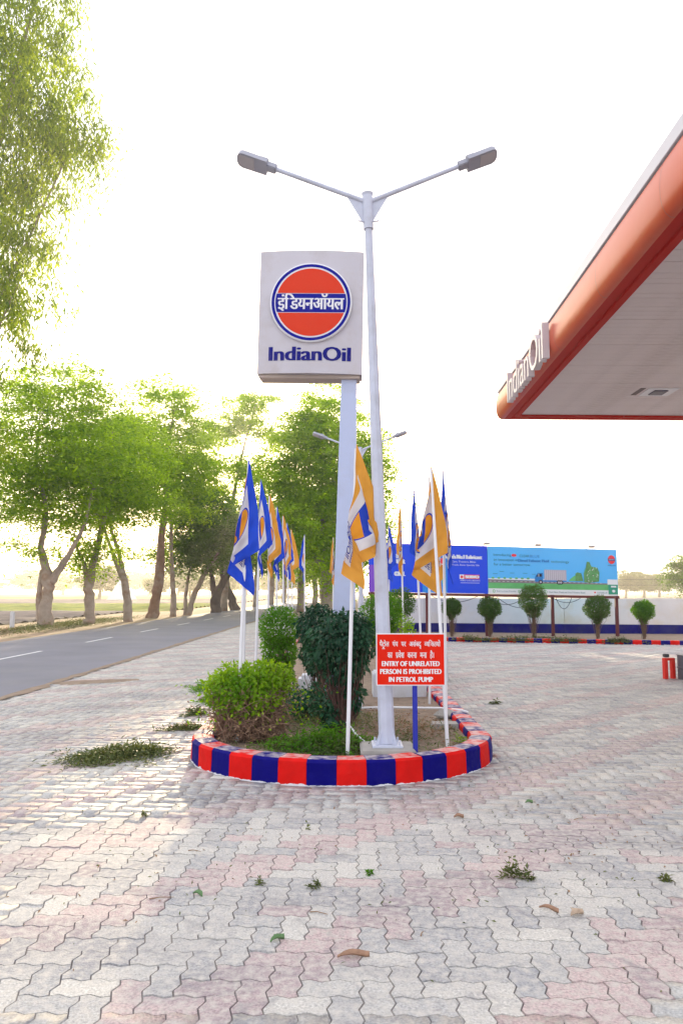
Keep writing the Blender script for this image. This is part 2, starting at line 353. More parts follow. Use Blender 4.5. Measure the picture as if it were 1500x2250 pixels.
# ================================================================== THE SETTING
def sheet(name, pts, z, m, parent=None, kind='structure'):
    o = mobj(name, [(p[0], p[1], z) for p in pts], [tuple(range(len(pts)))], m, parent)
    if parent is None: o['kind'] = kind
    return o
M_ground = mat('ground_dirt', (.28, .215, .155), .95, var=.25, vscale=.5, bump=.6, bscale=3, dirt=(.2, .2, .09), dscale=.25, damt=.5)
sheet('ground', [(-420, -60), (420, -60), (420, 640), (-420, 640)], -.03, M_ground)
def road_l(Y): return -10.25 + max(0, Y - 24) * .028 - .0
def road_r(Y): return -4.95 + Y * .012 if Y < 24 else -4.66 + (Y - 24) * .02
M_asph = mat('asphalt', (.17, .17, .21), .75, var=.14, vscale=.7, bump=.5, bscale=60, dirt=(.2, .2, .215), dscale=.5, damt=.5, spec=.45)
ys = [-20, 0, 5, 10, 15, 20, 25, 30, 40, 50, 70, 100, 150, 220, 320, 500]
rv, rf = [], []
for k, Y in enumerate(ys):
    j = rng.normal() * .03
    rv += [(road_l(Y) + j, Y, -.006), ((road_l(Y) + road_r(Y)) / 2, Y, .03), (road_r(Y) + j, Y, -.004)]
    if k: a = (k - 1) * 3; rf += [(a, a + 1, a + 4, a + 3), (a + 1, a + 2, a + 5, a + 4)]
tag(mobj('road', rv, rf, M_asph), kind='structure')
M_dash = mat('road_paint', (.7, .7, .72), .7, var=.15, vscale=12)
mbd = MB()
for k in range(-1, 22):
    Y = 16.6 + k * 5.6; xm = lambda q: (road_l(q) + road_r(q)) / 2 + .02
    mbd.add([(xm(Y) - .05, Y, .037), (xm(Y) + .05, Y, .037), (xm(Y + 2.4) + .05, Y + 2.4, .037), (xm(Y + 2.4) - .05, Y + 2.4, .037)], [(0, 1, 2, 3)])
o = mbd.build('lane_marking', M_dash); tag(o, kind='structure')
# verge and ploughed fields left of the road
M_verge = mat('verge_dirt', (.33, .23, .16), .95, var=.25, vscale=1.2, bump=.7, bscale=8, dirt=(.16, .17, .06), dscale=.9, damt=.7)
vv, vf = [], []
for k, Y in enumerate([-20, 0, 8, 14, 20, 26, 32, 38, 46, 56, 70, 100, 160]):
    vv += [(road_l(Y) + .12 + rng.normal() * .08, Y, -.010), (road_l(Y) - 2.2, Y, .03), (road_l(Y) - 5.2 + rng.normal() * .3, Y, -.012)]
    if k: a = (k - 1) * 3; vf += [(a, a + 3, a + 4, a + 1), (a + 1, a + 4, a + 5, a + 2)]
tag(mobj('verge', vv, vf, M_verge), kind='structure')
def furrow(name, x0, x1, y0, y1, z, m, step, amp):
    g = np.random.default_rng(3); n = int((y1 - y0) / step); v, f = [], []; nx = 40
    for i in range(n + 1):
        for j in range(nx + 1):
            v.append((x0 + (x1 - x0) * j / nx, y0 + (y1 - y0) * i / n, z + amp * (i % 2) * (.6 + .8 * g.random())))
    for i in range(n):
        for j in range(nx): a = i * (nx + 1) + j; f.append((a, a + 1, a + nx + 2, a + nx + 1))
    return tag(mobj(name, v, f, m), kind='structure')
M_plough = mat('ploughed_soil', (.18, .145, .14), .95, var=.3, vscale=.8, bump=.9, bscale=3)
M_crop = mat('crop_green', (.20, .24, .04), .9, var=.3, vscale=.7, bump=.9, bscale=4, dirt=(.40, .38, .05), dscale=.4, damt=.9)
furrow('ploughed_field', -70, -15.6, 24, 57, -.02, M_plough, .7, .09)
furrow('crop_field', -110, -13, 57, 86, -.01, M_crop, 1.0, .16)
furrow('ploughed_field', -170, -13, 86, 140, -.01, M_plough, 1.8, .16)
furrow('crop_field', -220, -13, 140, 190, -.01, M_crop, 3, .25)
furrow('ploughed_field', -320, -13, 190, 330, -.01, M_plough, 6, .3)

# ---- forecourt paving: zig-zag blocks in herringbone
U = .118
pave_pts = [(road_r(Y) + .02, Y) for Y in (-6, 0, 5, 10, 15, 20, 24, 30, 38)]
M_joint = mat('joint_sand', (.22, .20, .20), .95, var=.3, vscale=5, dirt=(.40, .36, .31), dscale=2.5, damt=.9)
M_farpave = mat('worn_paving', (.45, .43, .41), .8, var=.12, vscale=5, bump=.5, bscale=9, dirt=(.33, .29, .29), dscale=1.4, damt=.6)
slab = sheet('pavement', pave_pts + [(2, 38), (26, 34), (26, -6)], -.0065, M_joint)
ISL_A, ISL_Y0, ISL_B = 1.40, 7.27, 1.2
def in_island(x, y, m=0.0):
    if y >= ISL_Y0: return abs(x) < ISL_A - m and y < 31
    return (x / (ISL_A - m)) ** 2 + ((y - ISL_Y0) / (ISL_B - m)) ** 2 < 1
def kerb_y(x): return 23.0 + (x - 3.2) * -.238
AMP = .085
def edge(p, q):     # zig-zag between two lattice points; sign fixed by the direction of the lattice line
    flip = (q[0] < p[0]) or (q[1] < p[1]); a, b = (q, p) if flip else (p, q)
    h = a[1] == b[1]; pts = []
    for t, o in ((0, 0), (.30, AMP), (.70, -AMP)):
        pts.append((a[0] + t, a[1] + o) if h else (a[0] - o, a[1] + t))
    pts.append(b)
    return pts[::-1][:3] if flip else pts[:3]
def paver_outline(horizontal):
    c = [(0, 0), (1, 0), (2, 0), (2, 1), (1, 1), (0, 1)] if horizontal else [(0, 0), (1, 0), (1, 1), (1, 2), (0, 2), (0, 1)]
    pts = []
    for k in range(6): pts += edge(c[k], c[(k + 1) % 6])
    return np.array(pts) * U
def inset(P, d):
    A = np.roll(P, 1, 0); B = np.roll(P, -1, 0)
    e1 = P - A; e1 /= np.linalg.norm(e1, axis=1)[:, None]; e2 = B - P; e2 /= np.linalg.norm(e2, axis=1)[:, None]
    n1 = np.stack([-e1[:, 1], e1[:, 0]], 1); n2 = np.stack([-e2[:, 1], e2[:, 0]], 1); m = n1 + n2; m /= np.linalg.norm(m, axis=1)[:, None]
    return P + m * (d / np.maximum(.6, np.sum(m * n1, axis=1)))[:, None]
PV = {}
for hz in (0, 1):
    P = paver_outline(hz); c = P.mean(0); top = inset(P, .0034) - c; bot = inset(P, .0018) - c; n = len(P)
    v = np.concatenate([np.c_[top, np.zeros(n)], np.c_[bot, np.full(n, -.016)]]); f = [tuple(range(n))] + [(k, k + n, (k + 1) % n + n, (k + 1) % n) for k in range(n)]
    PV[hz] = (v, f, c)
YAW = R(-.6)
ca, sa = math.cos(YAW), math.sin(YAW)
cells = []
X0, Y0 = -.3, 1.0
for j in range(-10, 260):
    for i in range(-90, 150):
        k = (i - j) % 4
        if k == 0: hz = 1
        elif k == 3: hz = 0       # vertical block starting here
        else: continue
        # herringbone: horizontal blocks on cells i-j = 0,1 ; vertical blocks on cells 3 (lower) and 2 (upper)
        lx = i * U + PV[hz][2][0]; ly = j * U + PV[hz][2][1]
        x = X0 + lx * ca - ly * sa; y = Y0 + lx * sa + ly * ca
        if y < 1.6 or y > 30 or abs(x) > .50 * y + 1.5: continue
        if x < road_r(y) + .12 or in_island(x, y, .03): continue
        if x > 1.4 and y > kerb_y(x) - .13: continue
        if y > 24.5 and x > -1.3: continue
        band = ((lx - ly) / U + 8) % 12
        pink = band < 4
        if random.random() < .06: pink = not pink
        cells.append((x, y, hz, pink))
def visible(x, y): return abs(x) < .455 * (y * .9945 - .16) and y > 2.86
cells.sort(key=lambda c: (not visible(c[0], c[1]), c[1] * c[1] + c[0] * c[0]))
PM = {}
for hz in (0, 1):
    for pk in (0, 1):
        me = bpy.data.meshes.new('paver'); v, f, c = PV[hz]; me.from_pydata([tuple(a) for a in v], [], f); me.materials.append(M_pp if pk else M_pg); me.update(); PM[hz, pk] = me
for (x, y, hz, pk) in cells[:300]:
    o = bpy.data.objects.new('paver', PM[hz, int(pk)]); o.location = (x, y, random.uniform(-.002, .002))
    o.rotation_euler = (random.gauss(0, .008), random.gauss(0, .008), YAW + random.gauss(0, .006)); o.parent = slab; COL.objects.link(o)
rest = cells[300:]
nv = len(PV[0][0]); N = len(rest)
VV = np.empty((N, nv, 3)); 
ang = YAW + rng.normal(size=N) * .006; tx = rng.normal(size=N) * .008; ty = rng.normal(size=N) * .008; dz = rng.uniform(-.002, .002, N)
for k, (x, y, hz, pk) in enumerate(rest):
    v = PV[hz][0]; c, s = math.cos(ang[k]), math.sin(ang[k])
    VV[k, :, 0] = x + v[:, 0] * c - v[:, 1] * s; VV[k, :, 1] = y + v[:, 0] * s + v[:, 1] * c; VV[k, :, 2] = v[:, 2] + dz[k] + v[:, 0] * tx[k] + v[:, 1] * ty[k]
nt = nv // 2
lv = np.concatenate([np.arange(nt)] + [np.array([k, k + nt, (k + 1) % nt + nt, (k + 1) % nt]) for k in range(nt)])
cnt = np.array([nt] + [4] * nt); st = np.concatenate([[0], np.cumsum(cnt)[:-1]])
me = bpy.data.meshes.new('paving_blocks'); me.vertices.add(N * nv); me.vertices.foreach_set('co', VV.reshape(-1))
LV = (lv[None] + np.arange(N)[:, None] * nv).reshape(-1).astype(np.int32); me.loops.add(len(LV)); me.loops.foreach_set('vertex_index', LV)
me.polygons.add(N * (nt + 1)); me.polygons.foreach_set('loop_start', (st[None] + np.arange(N)[:, None] * len(lv)).reshape(-1).astype(np.int32))
me.polygons.foreach_set('loop_total', np.tile(cnt, N).astype(np.int32))
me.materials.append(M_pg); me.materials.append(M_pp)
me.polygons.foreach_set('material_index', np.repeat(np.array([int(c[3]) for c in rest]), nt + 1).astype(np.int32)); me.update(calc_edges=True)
o = link(bpy.data.objects.new('paver_field', me), slab); o['kind'] = 'stuff'
# the far strip of the paving beyond the blocks modelled one by one
sheet('far_paving', [(road_r(30) + .02, 30), (road_r(38) + .02, 38), (road_r(46), 46), (2, 46), (2, 30)], -.004, M_farpave)
sheet('far_paving', [(12.5, kerb_y(12.5) - .1), (12.5, 8), (26, 4), (26, kerb_y(26) - .1)], -.004, M_farpave)
gs = np.random.default_rng(12); v, f = [], []
for k in range(120):
    Y = 2 + k * .35; v += [(road_r(Y) - .05 - abs(gs.normal()) * .05, Y, .004), (road_r(Y) + .03 + abs(gs.normal()) * .07, Y, .006)]
    if k: a = 2 * k - 2; f.append((a, a + 1, a + 3, a + 2))
tag(mobj('road_shoulder', v, f, M_soil), kind='structure')
# brown spilt earth on the forecourt edge
def patch(name, cx, cy, rx, ry, rot, h, m, seed, n=36, ring=5):
    g = np.random.default_rng(seed); v = [(cx, cy, h)]; f = []
    rr = [1 + .35 * g.normal() * .6 for _ in range(n)]; rr = [(rr[k - 1] + rr[k] + rr[(k + 1) % n]) / 3 for k in range(n)]
    for q in range(1, ring + 1):
        for k in range(n):
            a = 2 * math.pi * k / n; t = q / ring; x = rx * t * rr[k] * math.cos(a); y = ry * t * rr[k] * math.sin(a)
            v.append((cx + x * math.cos(rot) - y * math.sin(rot), cy + x * math.sin(rot) + y * math.cos(rot), (h * (1 - t ** 2) + g.normal() * h * .12) if q < ring else -.004))
    for k in range(n): f.append((0, 1 + k, 1 + (k + 1) % n))
    for q in range(ring - 1):
        for k in range(n): a = 1 + q * n; f.append((a + k, a + n + k, a + n + (k + 1) % n, a + (k + 1) % n))
    return mobj(name, v, f, m, smooth=True)
tag(patch('spilt_earth', -4.15, 12.9, .75, .33, .5, .016, M_soil, 4), 'thin brown smear of spilt earth on the paving beside the road', 'earth')

# ---- the island
kerb = thing('island_kerb', 'red and navy painted kerb ringing the rounded planted island in front', 'kerb', (0, 0, 0))
def arc_path():
    pts = [(-ISL_A, 30.5), (-ISL_A, ISL_Y0)]
    for k in range(1, 60): a = math.pi + math.pi * k / 60; pts.append((ISL_A * math.cos(a), ISL_Y0 + ISL_B * math.sin(a)))
    pts += [(ISL_A, ISL_Y0), (ISL_A, 30.5)]
    return pts
def resample(pts, step):
    P = np.array(pts, float); d = np.r_[0, np.cumsum(np.linalg.norm(np.diff(P, axis=0), axis=1))]; n = int(d[-1] / step)
    s = np.linspace(0, d[-1], n + 1); return np.stack([np.interp(s, d, P[:, 0]), np.interp(s, d, P[:, 1])], 1)
def kerb_run(pts, step, parent, h, w, red_first=True, seed=2):
    g = random.Random(seed); P = resample(pts, step / 3)
    T = np.gradient(P, axis=0); T /= np.linalg.norm(T, axis=1)[:, None]; Nn = np.stack([-T[:, 1], T[:, 0]], 1)   # left of travel = inside
    nb = (len(P) - 1) // 3
    prof = [(0, -.012), (.004, h * .5), (.008, h - .022), (.026, h - .003), (w * .55, h + .002), (w - .02, h - .004), (w, h - .02), (w, -.012)]
    for b in range(nb):
        v, f = [], []; m = len(prof); j = [g.gauss(0, .0035) for _ in range(m)]
        for q in range(4):
            i = b * 3 + q; c = P[i]
            if q in (0, 3): c = P[i] + T[i] * (.0015 if q == 0 else -.0015)
            for k, (o_, z) in enumerate(prof):
                jj = j[k] if z > 0 else 0
                v.append((c[0] + Nn[i][0] * (o_ + jj), c[1] + Nn[i][1] * (o_ + jj), z + (jj * .6 if z > 0 else 0)))
        for q in range(3):
            for k in range(m - 1): f.append((q * m + k, q * m + k + 1, (q + 1) * m + k + 1, (q + 1) * m + k))
        f += [tuple(range(m))[::-1], tuple(range(3 * m, 4 * m))]
        mobj('kerb_stone', v, f, (M_kr if (b % 2 == 0) == red_first else M_kb), parent)
kerb_run(arc_path(), .238, kerb, .2, .21)
ip = [(p[0] * .93, p[1] + (.07 if p[1] < ISL_Y0 else 0)) for p in arc_path()]
def soil_bed(name, pts, z, seed):
    g = np.random.default_rng(seed); bm = bmesh.new(); bm.faces.new([bm.verts.new((p[0], p[1], z)) for p in pts])
    bmesh.ops.triangulate(bm, faces=bm.faces[:]); bmesh.ops.subdivide_edges(bm, edges=bm.edges[:], cuts=4, use_grid_fill=False)
    bmesh.ops.triangulate(bm, faces=bm.faces[:])
    for v in bm.verts: v.co.z += g.normal() * .009
    me = bpy.data.meshes.new(name); bm.to_mesh(me); bm.free(); me.materials.append(M_soil); o = link(bpy.data.objects.new(name, me)); o['kind'] = 'structure'; return o
soil_bed('island_soil', ip, .125, 5)

# ---- back kerb, bed and boundary wall
bk = thing('boundary_kerb', 'long low red and navy kerb along the planting bed by the rear wall', 'kerb')
kerb_run([(2.0, kerb_y(2.0)), (17.5, kerb_y(17.5))], .25, bk, .13, .14, True, 5)
def wall_y(x): return 26.9 - .187 * (x - 3.0)
soil_bed('boundary_soil', [(1.9, kerb_y(1.9) + .1), (17.5, kerb_y(17.5) + .1), (17.5, wall_y(17.5)), (1.9, wall_y(1.9))], .09, 8)
M_wallw = mat('wall_white', (.72, .70, .70), .8, var=.06, vscale=2, bump=.2, dirt=(.66, .56, .42), dscale=.7, damt=.8)  # warm patches: wall dirt plus the cream light under the billboard, painted in
M_walln = mat('wall_navy', (.006, .006, .15), .7, spec=.08, var=.25, vscale=3, bump=.2, dirt=(.05, .05, .16), dscale=2, damt=.5)
wl_t = thing('boundary_wall', 'long low white boundary wall with navy painted foot behind the billboard', 'wall')
xs = [.6 + 2.35 * k for k in range(12)]
for k in range(len(xs) - 1):
    a, b = xs[k], xs[k + 1] - .012; ya, yb = wall_y(a), wall_y(b); hh = 1.27 + .012 * math.sin(k * 2.1)
    for nm, z0, z1, off, m in (('wall_panel', .4 + .0, hh, 0, M_wallw), ('wall_foot', 0, .4, -.012, M_walln)):
        v = [(a, ya + off, z0), (b, yb + off, z0), (b, yb + .2, z0), (a, ya + .2, z0), (a, ya + off, z1), (b, yb + off, z1), (b, yb + .2, z1), (a, ya + .2, z1)]
        mobj(nm, v, [(0, 3, 2, 1), (4, 5, 6, 7), (0, 1, 5, 4), (1, 2, 6, 5), (2, 3, 7, 6), (3, 0, 4, 7)], m, wl_t)
# ================================================================== LAMPS
def lamp_post(name, label, x, y, z0, lean, group):
    t = thing(name, label, 'street lamp', (x, y, z0), group=group)
    H = 5.2 - z0; top = Vector((lean, .02, H))
    mb = MB(); mb.tube([(0, 0, .02), top * .93], [.070, .036], 8); mb.build('pole', M_steel, t)
    mb = MB(); mb.box(-.13, -.13, 0, .13, .13, .018, bev=.004)
    for a in range(4):
        r = math.pi / 4 + a * math.pi / 2; c, s = math.cos(r), math.sin(r)
        mb.tube([(.14 * c, .14 * s, .0), (.14 * c, .14 * s, .05)], .009, 6)
        mb.prism([(.06, .018), (.12, .018), (.06, .16)], lambda p, q, c=c, s=s: (p * c - .004 * s, p * s + .004 * c, q), lambda p, q, c=c, s=s: (p * c + .004 * s, p * s - .004 * c, q))
    mb.build('base_plate', M_steel, t)
    mb = MB(); mb.tube([top * .93, top * .995, top * 1.0], [.047, .047, .057], 14)
    for s in (-1, 1): mb.tube([top * .943 + Vector((s * .02, -.02, 0)), top * .943 + Vector((s * .10, -.03, .004))], .008, 6)
    mb.build('sleeve', M_steel, t, smooth=False)
    for s, ex, ez in ((-1, -.93, .27), (1, .93, .30)):
        e = top + Vector((ex, 0, ez)); b = top * .985 + Vector((s * .03, 0, 0)); d = (e - b).normalized()
        mb = MB(); mb.tube([b, b + d * (e - b).length], [.024, .021], 10)
        mb.prism([(s * .035, -.30), (s * .035, -.07), (s * .20, -.015)], lambda p, q: (top.x + p, top.y - .004, top.z + q), lambda p, q: (top.x + p, top.y + .004, top.z + q))
        arm = mb.build('arm', M_steel, t)
        # luminaire: flat LED head with finned back
        ang = math.atan2(d.z, d.x * s); M = Matrix.Translation(e) @ Matrix.Rotation(-s * ang * .95, 4, 'Y') @ Matrix.Scale(s, 4, (1, 0, 0))
        M = M @ Matrix.Rotation(R(-16), 4, 'X')
        def T(v): return [tuple(M @ Vector(p)) for p in v]
        def shape(x0, x1, hw0, hw1, z0, z1, rnd):
            P = [(x0, -hw0), (x1 - rnd, -hw1), (x1 - rnd * .3, -hw1 + rnd * .3), (x1, -hw1 + rnd), (x1, hw1 - rnd), (x1 - rnd * .3, hw1 - rnd * .3), (x1 - rnd, hw1), (x0, hw0)]
            n = len(P); return T([(p[0], p[1], z0) for p in P] + [(p[0], p[1] * .96, z1) for p in P]), [tuple(range(n))[::-1], tuple(range(n, 2 * n))] + [(k, (k + 1) % n, (k + 1) % n + n, k + n) for k in range(n)]
        hb = MB(); hb.add(*shape(.0, .29, .082, .085, -.035, .012, .05)); bb = MB(); bb.box(-.09, -.04, -.032, .02, .04, .03, bev=.008); hb.add(T(bb.v), bb.f)
        for q in range(9):
            fb = MB(); fb.box(.09 + q * .021, -.06, .012, .094 + q * .021, .06, .036); hb.add(T(fb.v), fb.f)
        fb = MB(); fb.box(.0, -.055, .012, .09, .055, .05, bev=.01); hb.add(T(fb.v), fb.f)
        head = hb.build('lamp_head', M_lampgrey, t)
        lb = MB(); lb.add(*shape(.12, .27, .064, .064, -.040, -.034, .02)); lb.build('lens', M_lens, head)
        for q in range(0):
            pass
    return t
lamp_post('street_lamp', 'tall double-armed grey street lamp at the rounded front of the planted island', .39, 6.62, .205, -.15, 'double-armed street lamps on the island')
l2 = lamp_post('street_lamp', 'more distant double-armed street lamp behind the tall pole sign', .50, 19.0, .13, -.03, 'double-armed street lamps on the island')
mb = MB(); mb.box(.16, 6.36, .06, .62, 6.80, .205, bev=.012)
tag(mb.build('lamp_plinth', M_conc), 'small rough concrete footing under the nearest street lamp', 'footing')

# ================================================================== POLE SIGN
sg = thing('pole_sign', 'white backlit pylon sign with red and blue roundel on a single tapering pole', 'sign', (.0, 9.5, .12), (0, R(1.1), R(-2.0)))
mb = MB()
for (za, zb, wa, wb) in ((.0, 4.2, .150, .097),):
    c0, c1 = .01, .02
    mb.add([(c0 - wa, -.09, za), (c0 + wa, -.09, za), (c0 + wa, .09, za), (c0 - wa, .09, za), (c1 - wb, -.08, zb), (c1 + wb, -.08, zb), (c1 + wb, .08, zb), (c1 - wb, .08, zb)],
           [(0, 3, 2, 1), (4, 5, 6, 7), (0, 1, 5, 4), (1, 2, 6, 5), (2, 3, 7, 6), (3, 0, 4, 7)])
mb.build('pole', mat('sign_pole_blue', (.50, .57, .80), .45, var=.05, vscale=3, dirt=(.36, .36, .42), dscale=3, damt=.3), sg)
mb = MB(); mb.box(-.30, -.26, -.03, .26, .26, .03, bev=.006)
for s in (-1, 1): mb.prism([(s * .13, .03), (s * .27, .03), (s * .13, .42)], lambda p, q: (p - .02, -.01, q), lambda p, q: (p - .02, .01, q))
mb.build('base_plate', M_steel, sg)
SW, SX, SZ0, SZ1 = .672, -.485, 4.15, 5.78
def bow(u): return -.15 - .055 * (1 - (u / SW) ** 2)
mb = MB(); n = 24; v = []
for k in range(n + 1):
    u = -SW + 2 * SW * k / n
    for z in (SZ0, SZ1): v.append((SX + u, bow(u), z))
    for z in (SZ0, SZ1): v.append((SX + u, .15 + .02 * (1 - (u / SW) ** 2), z))
f = []
for k in range(n):
    a = 4 * k; b = a + 4
    f += [(a, b, b + 1, a + 1), (a + 2, a + 3, b + 3, b + 2), (a + 1, b + 1, b + 3, a + 3), (a, a + 2, b + 2, b)]
f += [(0, 1, 3, 2), (4 * n, 4 * n + 2, 4 * n + 3, 4 * n + 1)]
cab = mobj('cabinet', v, f, M_signw, sg)
mb = MB(); mb.box(SX - SW + .03, -.13, SZ0 - .045, SX + SW - .03, .13, SZ0, bev=.006); mb.build('cabinet_base', mat('sign_base', (.50, .42, .38), .6, var=.1), sg)
SCX, SCZ, SR = SX + .005, 5.07, .525
dk = MB(); m_ = 64
for k, (r, y) in enumerate(((SR, -.19), (SR, -.232), (SR - .012, -.24))):
    for q in range(m_): a = 2 * math.pi * q / m_; dk.v.append((SCX + r * math.cos(a), y, SCZ + r * math.sin(a)))
for k in range(2):
    for q in range(m_): dk.f.append((k * m_ + q, k * m_ + (q + 1) % m_, (k + 1) * m_ + (q + 1) % m_, (k + 1) * m_ + q)); dk.i.append(0)
dk.f.append(tuple(range(2 * m_, 3 * m_))); dk.i.append(0)
disc = dk.build('roundel', M_disc, sg)
pr = Print(lambda x, y, l: (SCX + x, -.240 - .003 * l, SCZ + y))
def ring(pr, r0, r1, m, lay, n=64):
    for q in range(n):
        a, b = 2 * math.pi * q / n, 2 * math.pi * (q + 1) / n
        pr.poly([(r0 * math.cos(a), r0 * math.sin(a)), (r1 * math.cos(a), r1 * math.sin(a)), (r1 * math.cos(b), r1 * math.sin(b)), (r0 * math.cos(b), r0 * math.sin(b))], m, lay)
M_logob = mat('logo_blue', (.003, .006, .27), .4, spec=.1)
ring(pr, .468, .505, M_logob, 1); 
def seg(r, y0, y1, n=24):
    a0, a1 = math.asin(y0 / r), math.asin(y1 / r); R_ = [(r * math.cos(a0 + (a1 - a0) * k / n), r * math.sin(a0 + (a1 - a0) * k / n)) for k in range(n + 1)]
    return R_ + [(-x, y) for x, y in R_[::-1]]
pr.poly(seg(.447, .118, .4469), M_logor, 1); pr.poly(seg(.447, -.4469, -.142), M_logor, 1); pr.poly(seg(.455, -.135, .111), M_logob, 1)
pr.text(bold(fit(hindi(['इ', 'ं', 'ि', 'ड', 'य', 'न', 'ऑ', 'य', 'ल']), .0, -.003, w=.84, h=.235), .0035, 5), M_disc, 2)
pr.build('roundel_print', disc)
pt = Print(lambda x, y, l: (SX + x, bow(x) - .003 * l, y))
pt.text(bold(fit(tmesh('IndianOil', F_IN), .0, 4.405, w=1.03, h=.185), .0065, 5), M_navy, 1)
pt.build('lettering', cab)

# ================================================================== RED NOTICE
rs = thing('notice_board', 'red bilingual notice with white lettering on a blue post at the kerb', 'sign', (.62, 6.47, .12))
mb = MB(); mb.box(-.020, .0, -.05, .020, .035, 1.02, bev=.003); mb.build('post', M_blupost, rs)
RW, RH, RC, RX = .292, .219, .825, -.035
mb = MB(); mb.box(RX - RW, -.012, RC - RH, RX + RW, 0, RC + RH, bev=.002); bd = mb.build('board', M_white, rs)
pr = Print(lambda x, y, l: (RX + x, -.012 - .002 * l, RC + y))
pr.rect(-RW + .009, -RH + .009, RW - .009, RH - .009, M_red, 1); M_let = mat('lettering_white', (.82, .82, .84), .5)
W2 = 2 * RW
h1 = hindi(['पै', ('tra', 'ट'), 'ो', 'ल']); 
def words(ws, gap):
    V, F, x = [], [], 0
    for w in ws:
        v, f = hindi(w); x0 = min(p[0] for p in v); x1 = max(p[0] for p in v); b = len(V)
        V += [(p[0] - x0 + x, p[1]) for p in v]; F += [tuple(b + k for k in q) for q in f]; x += x1 - x0 + gap
    return V, F
L1 = words([['पै', ('tra', 'ट'), 'ो', 'ल'], ['पं', 'प'], ['प', 'र'], ['अ', 'सं', 'ब', ('ddha', 'द')], [('half', 'व'), 'य', 'ि', ('half', 'क'), 'त', 'यो']], .42)
L2 = words([['का'], [('ra', 'प'), 'वे', 'श'], ['क', 'र', 'ना'], ['म', 'ना'], ['है', '।']], .42)
pr.text(bold(fit(L1, -.005, .125, w=W2 * .88, h=.078), .0010, 3), M_let, 2)
pr.text(bold(fit(L2, 0, .040, w=W2 * .67, h=.074), .0010, 3), M_let, 2)
for s_, y_, w_ in (('ENTRY OF UNRELATED', -.035, .83), ('PERSON IS PROHIBITED', -.100, .88), ('IN PETROL PUMP', -.166, .63)):
    pr.text(bold(fit(tmesh(s_, F_IN), 0, y_, w=W2 * w_, h=.042), .0013, 5), M_let, 2)
pr.build('board_print', bd)
for px_, pz_ in ((0, .2), (.01, .0)):
    mb = MB(); mb.tube([(RX + px_ + .02, -.016, RC + pz_), (RX + px_ + .022, -.02, RC + pz_ - .002)], .004, 6); mb.build('rivet', M_dark, bd)

# ================================================================== FLAGS
def flagmat(name, border):
    m = bpy.data.materials.new(name); m.use_nodes = True; n, l = nodes_of(m); p = n['Principled BSDF']; out = n['Material Output']
    uv = n.new('ShaderNodeUVMap'); sx = n.new('ShaderNodeSeparateXYZ'); l.new(uv.outputs[0], sx.inputs[0])
    def M(op, a, b=None, clamp=False):
        q = n.new('ShaderNodeMath'); q.operation = op; q.use_clamp = clamp
        for k, s in enumerate((a, b)):
            if s is None: continue
            if isinstance(s, (int, float)): q.inputs[k].default_value = s
            else: l.new(s, q.inputs[k])
        return q.outputs[0]
    u, v = sx.outputs[0], sx.outputs[1]
    bu = M('LESS_THAN', M('ABSOLUTE', M('SUBTRACT', u, .5)), .335); bv = M('LESS_THAN', M('ABSOLUTE', M('SUBTRACT', v, .5)), .31)
    inside = M('MULTIPLY', bu, bv)
    dx = M('MULTIPLY', M('SUBTRACT', u, .5), 1.3); dy = M('SUBTRACT', v, .43)
    rr = M('SQRT', M('ADD', M('MULTIPLY', dx, dx), M('MULTIPLY', dy, dy)))
    ringm = M('LESS_THAN', rr, .235); core = M('LESS_THAN', rr, .215); band = M('LESS_THAN', M('ABSOLUTE', dy), .06); bandm = M('MULTIPLY', core, band)
    def mix(fac, a, b):
        q = n.new('ShaderNodeMix'); q.data_type = 'RGBA'; l.new(fac, q.inputs[0])
        for k, s in ((6, a), (7, b)):
            if isinstance(s, tuple): q.inputs[k].default_value = (*s, 1)
            else: l.new(s, q.inputs[k])
        return q.outputs[2]
    org = (.80, .33, .03); blu = (.02, .06, .50); wht = (.70, .68, .72)
    c = mix(ringm, wht, blu); c = mix(core, c, org); c = mix(bandm, c, blu); c = mix(inside, border, c)
    tc = n.new('ShaderNodeTexCoord'); nz = n.new('ShaderNodeTexNoise'); nz.inputs['Scale'].default_value = 6; nz.inputs['Detail'].default_value = 5; l.new(tc.outputs['Object'], nz.inputs['Vector'])
    mr = n.new('ShaderNodeMapRange'); mr.inputs[3].default_value = .8; mr.inputs[4].default_value = 1.15; l.new(nz.outputs[0], mr.inputs[0])
    sc = n.new('ShaderNodeVectorMath'); sc.operation = 'SCALE'; l.new(c, sc.inputs[0]); l.new(mr.outputs[0], sc.inputs['Scale'])
    l.new(sc.outputs[0], p.inputs['Base Color']); p.inputs['Roughness'].default_value = .8; p.inputs['Specular IOR Level'].default_value = .2
    wv = n.new('ShaderNodeTexWave'); wv.inputs['Scale'].default_value = 120; l.new(uv.outputs[0], wv.inputs['Vector'])
    b = n.new('ShaderNodeBump'); b.inputs['Strength'].default_value = .15; b.inputs['Distance'].default_value = .002; l.new(wv.outputs[0], b.inputs['Height']); l.new(b.outputs[0], p.inputs['Normal'])
    t = n.new('ShaderNodeBsdfTranslucent'); l.new(sc.outputs[0], t.inputs[0])
    mx = n.new('ShaderNodeMixShader'); mx.inputs[0].default_value = .35; l.new(p.outputs[0], mx.inputs[1]); l.new(t.outputs[0], mx.inputs[2]); l.new(mx.outputs[0], out.inputs['Surface'])
    return m
M_fo = flagmat('flag_orange', (.72, .34, .055)); M_fb = flagmat('flag_blue', (.02, .075, .62))
M_ftxt = mat('flag_lettering', (.03, .04, .30), .8)
FW, FH = 1.08, .86
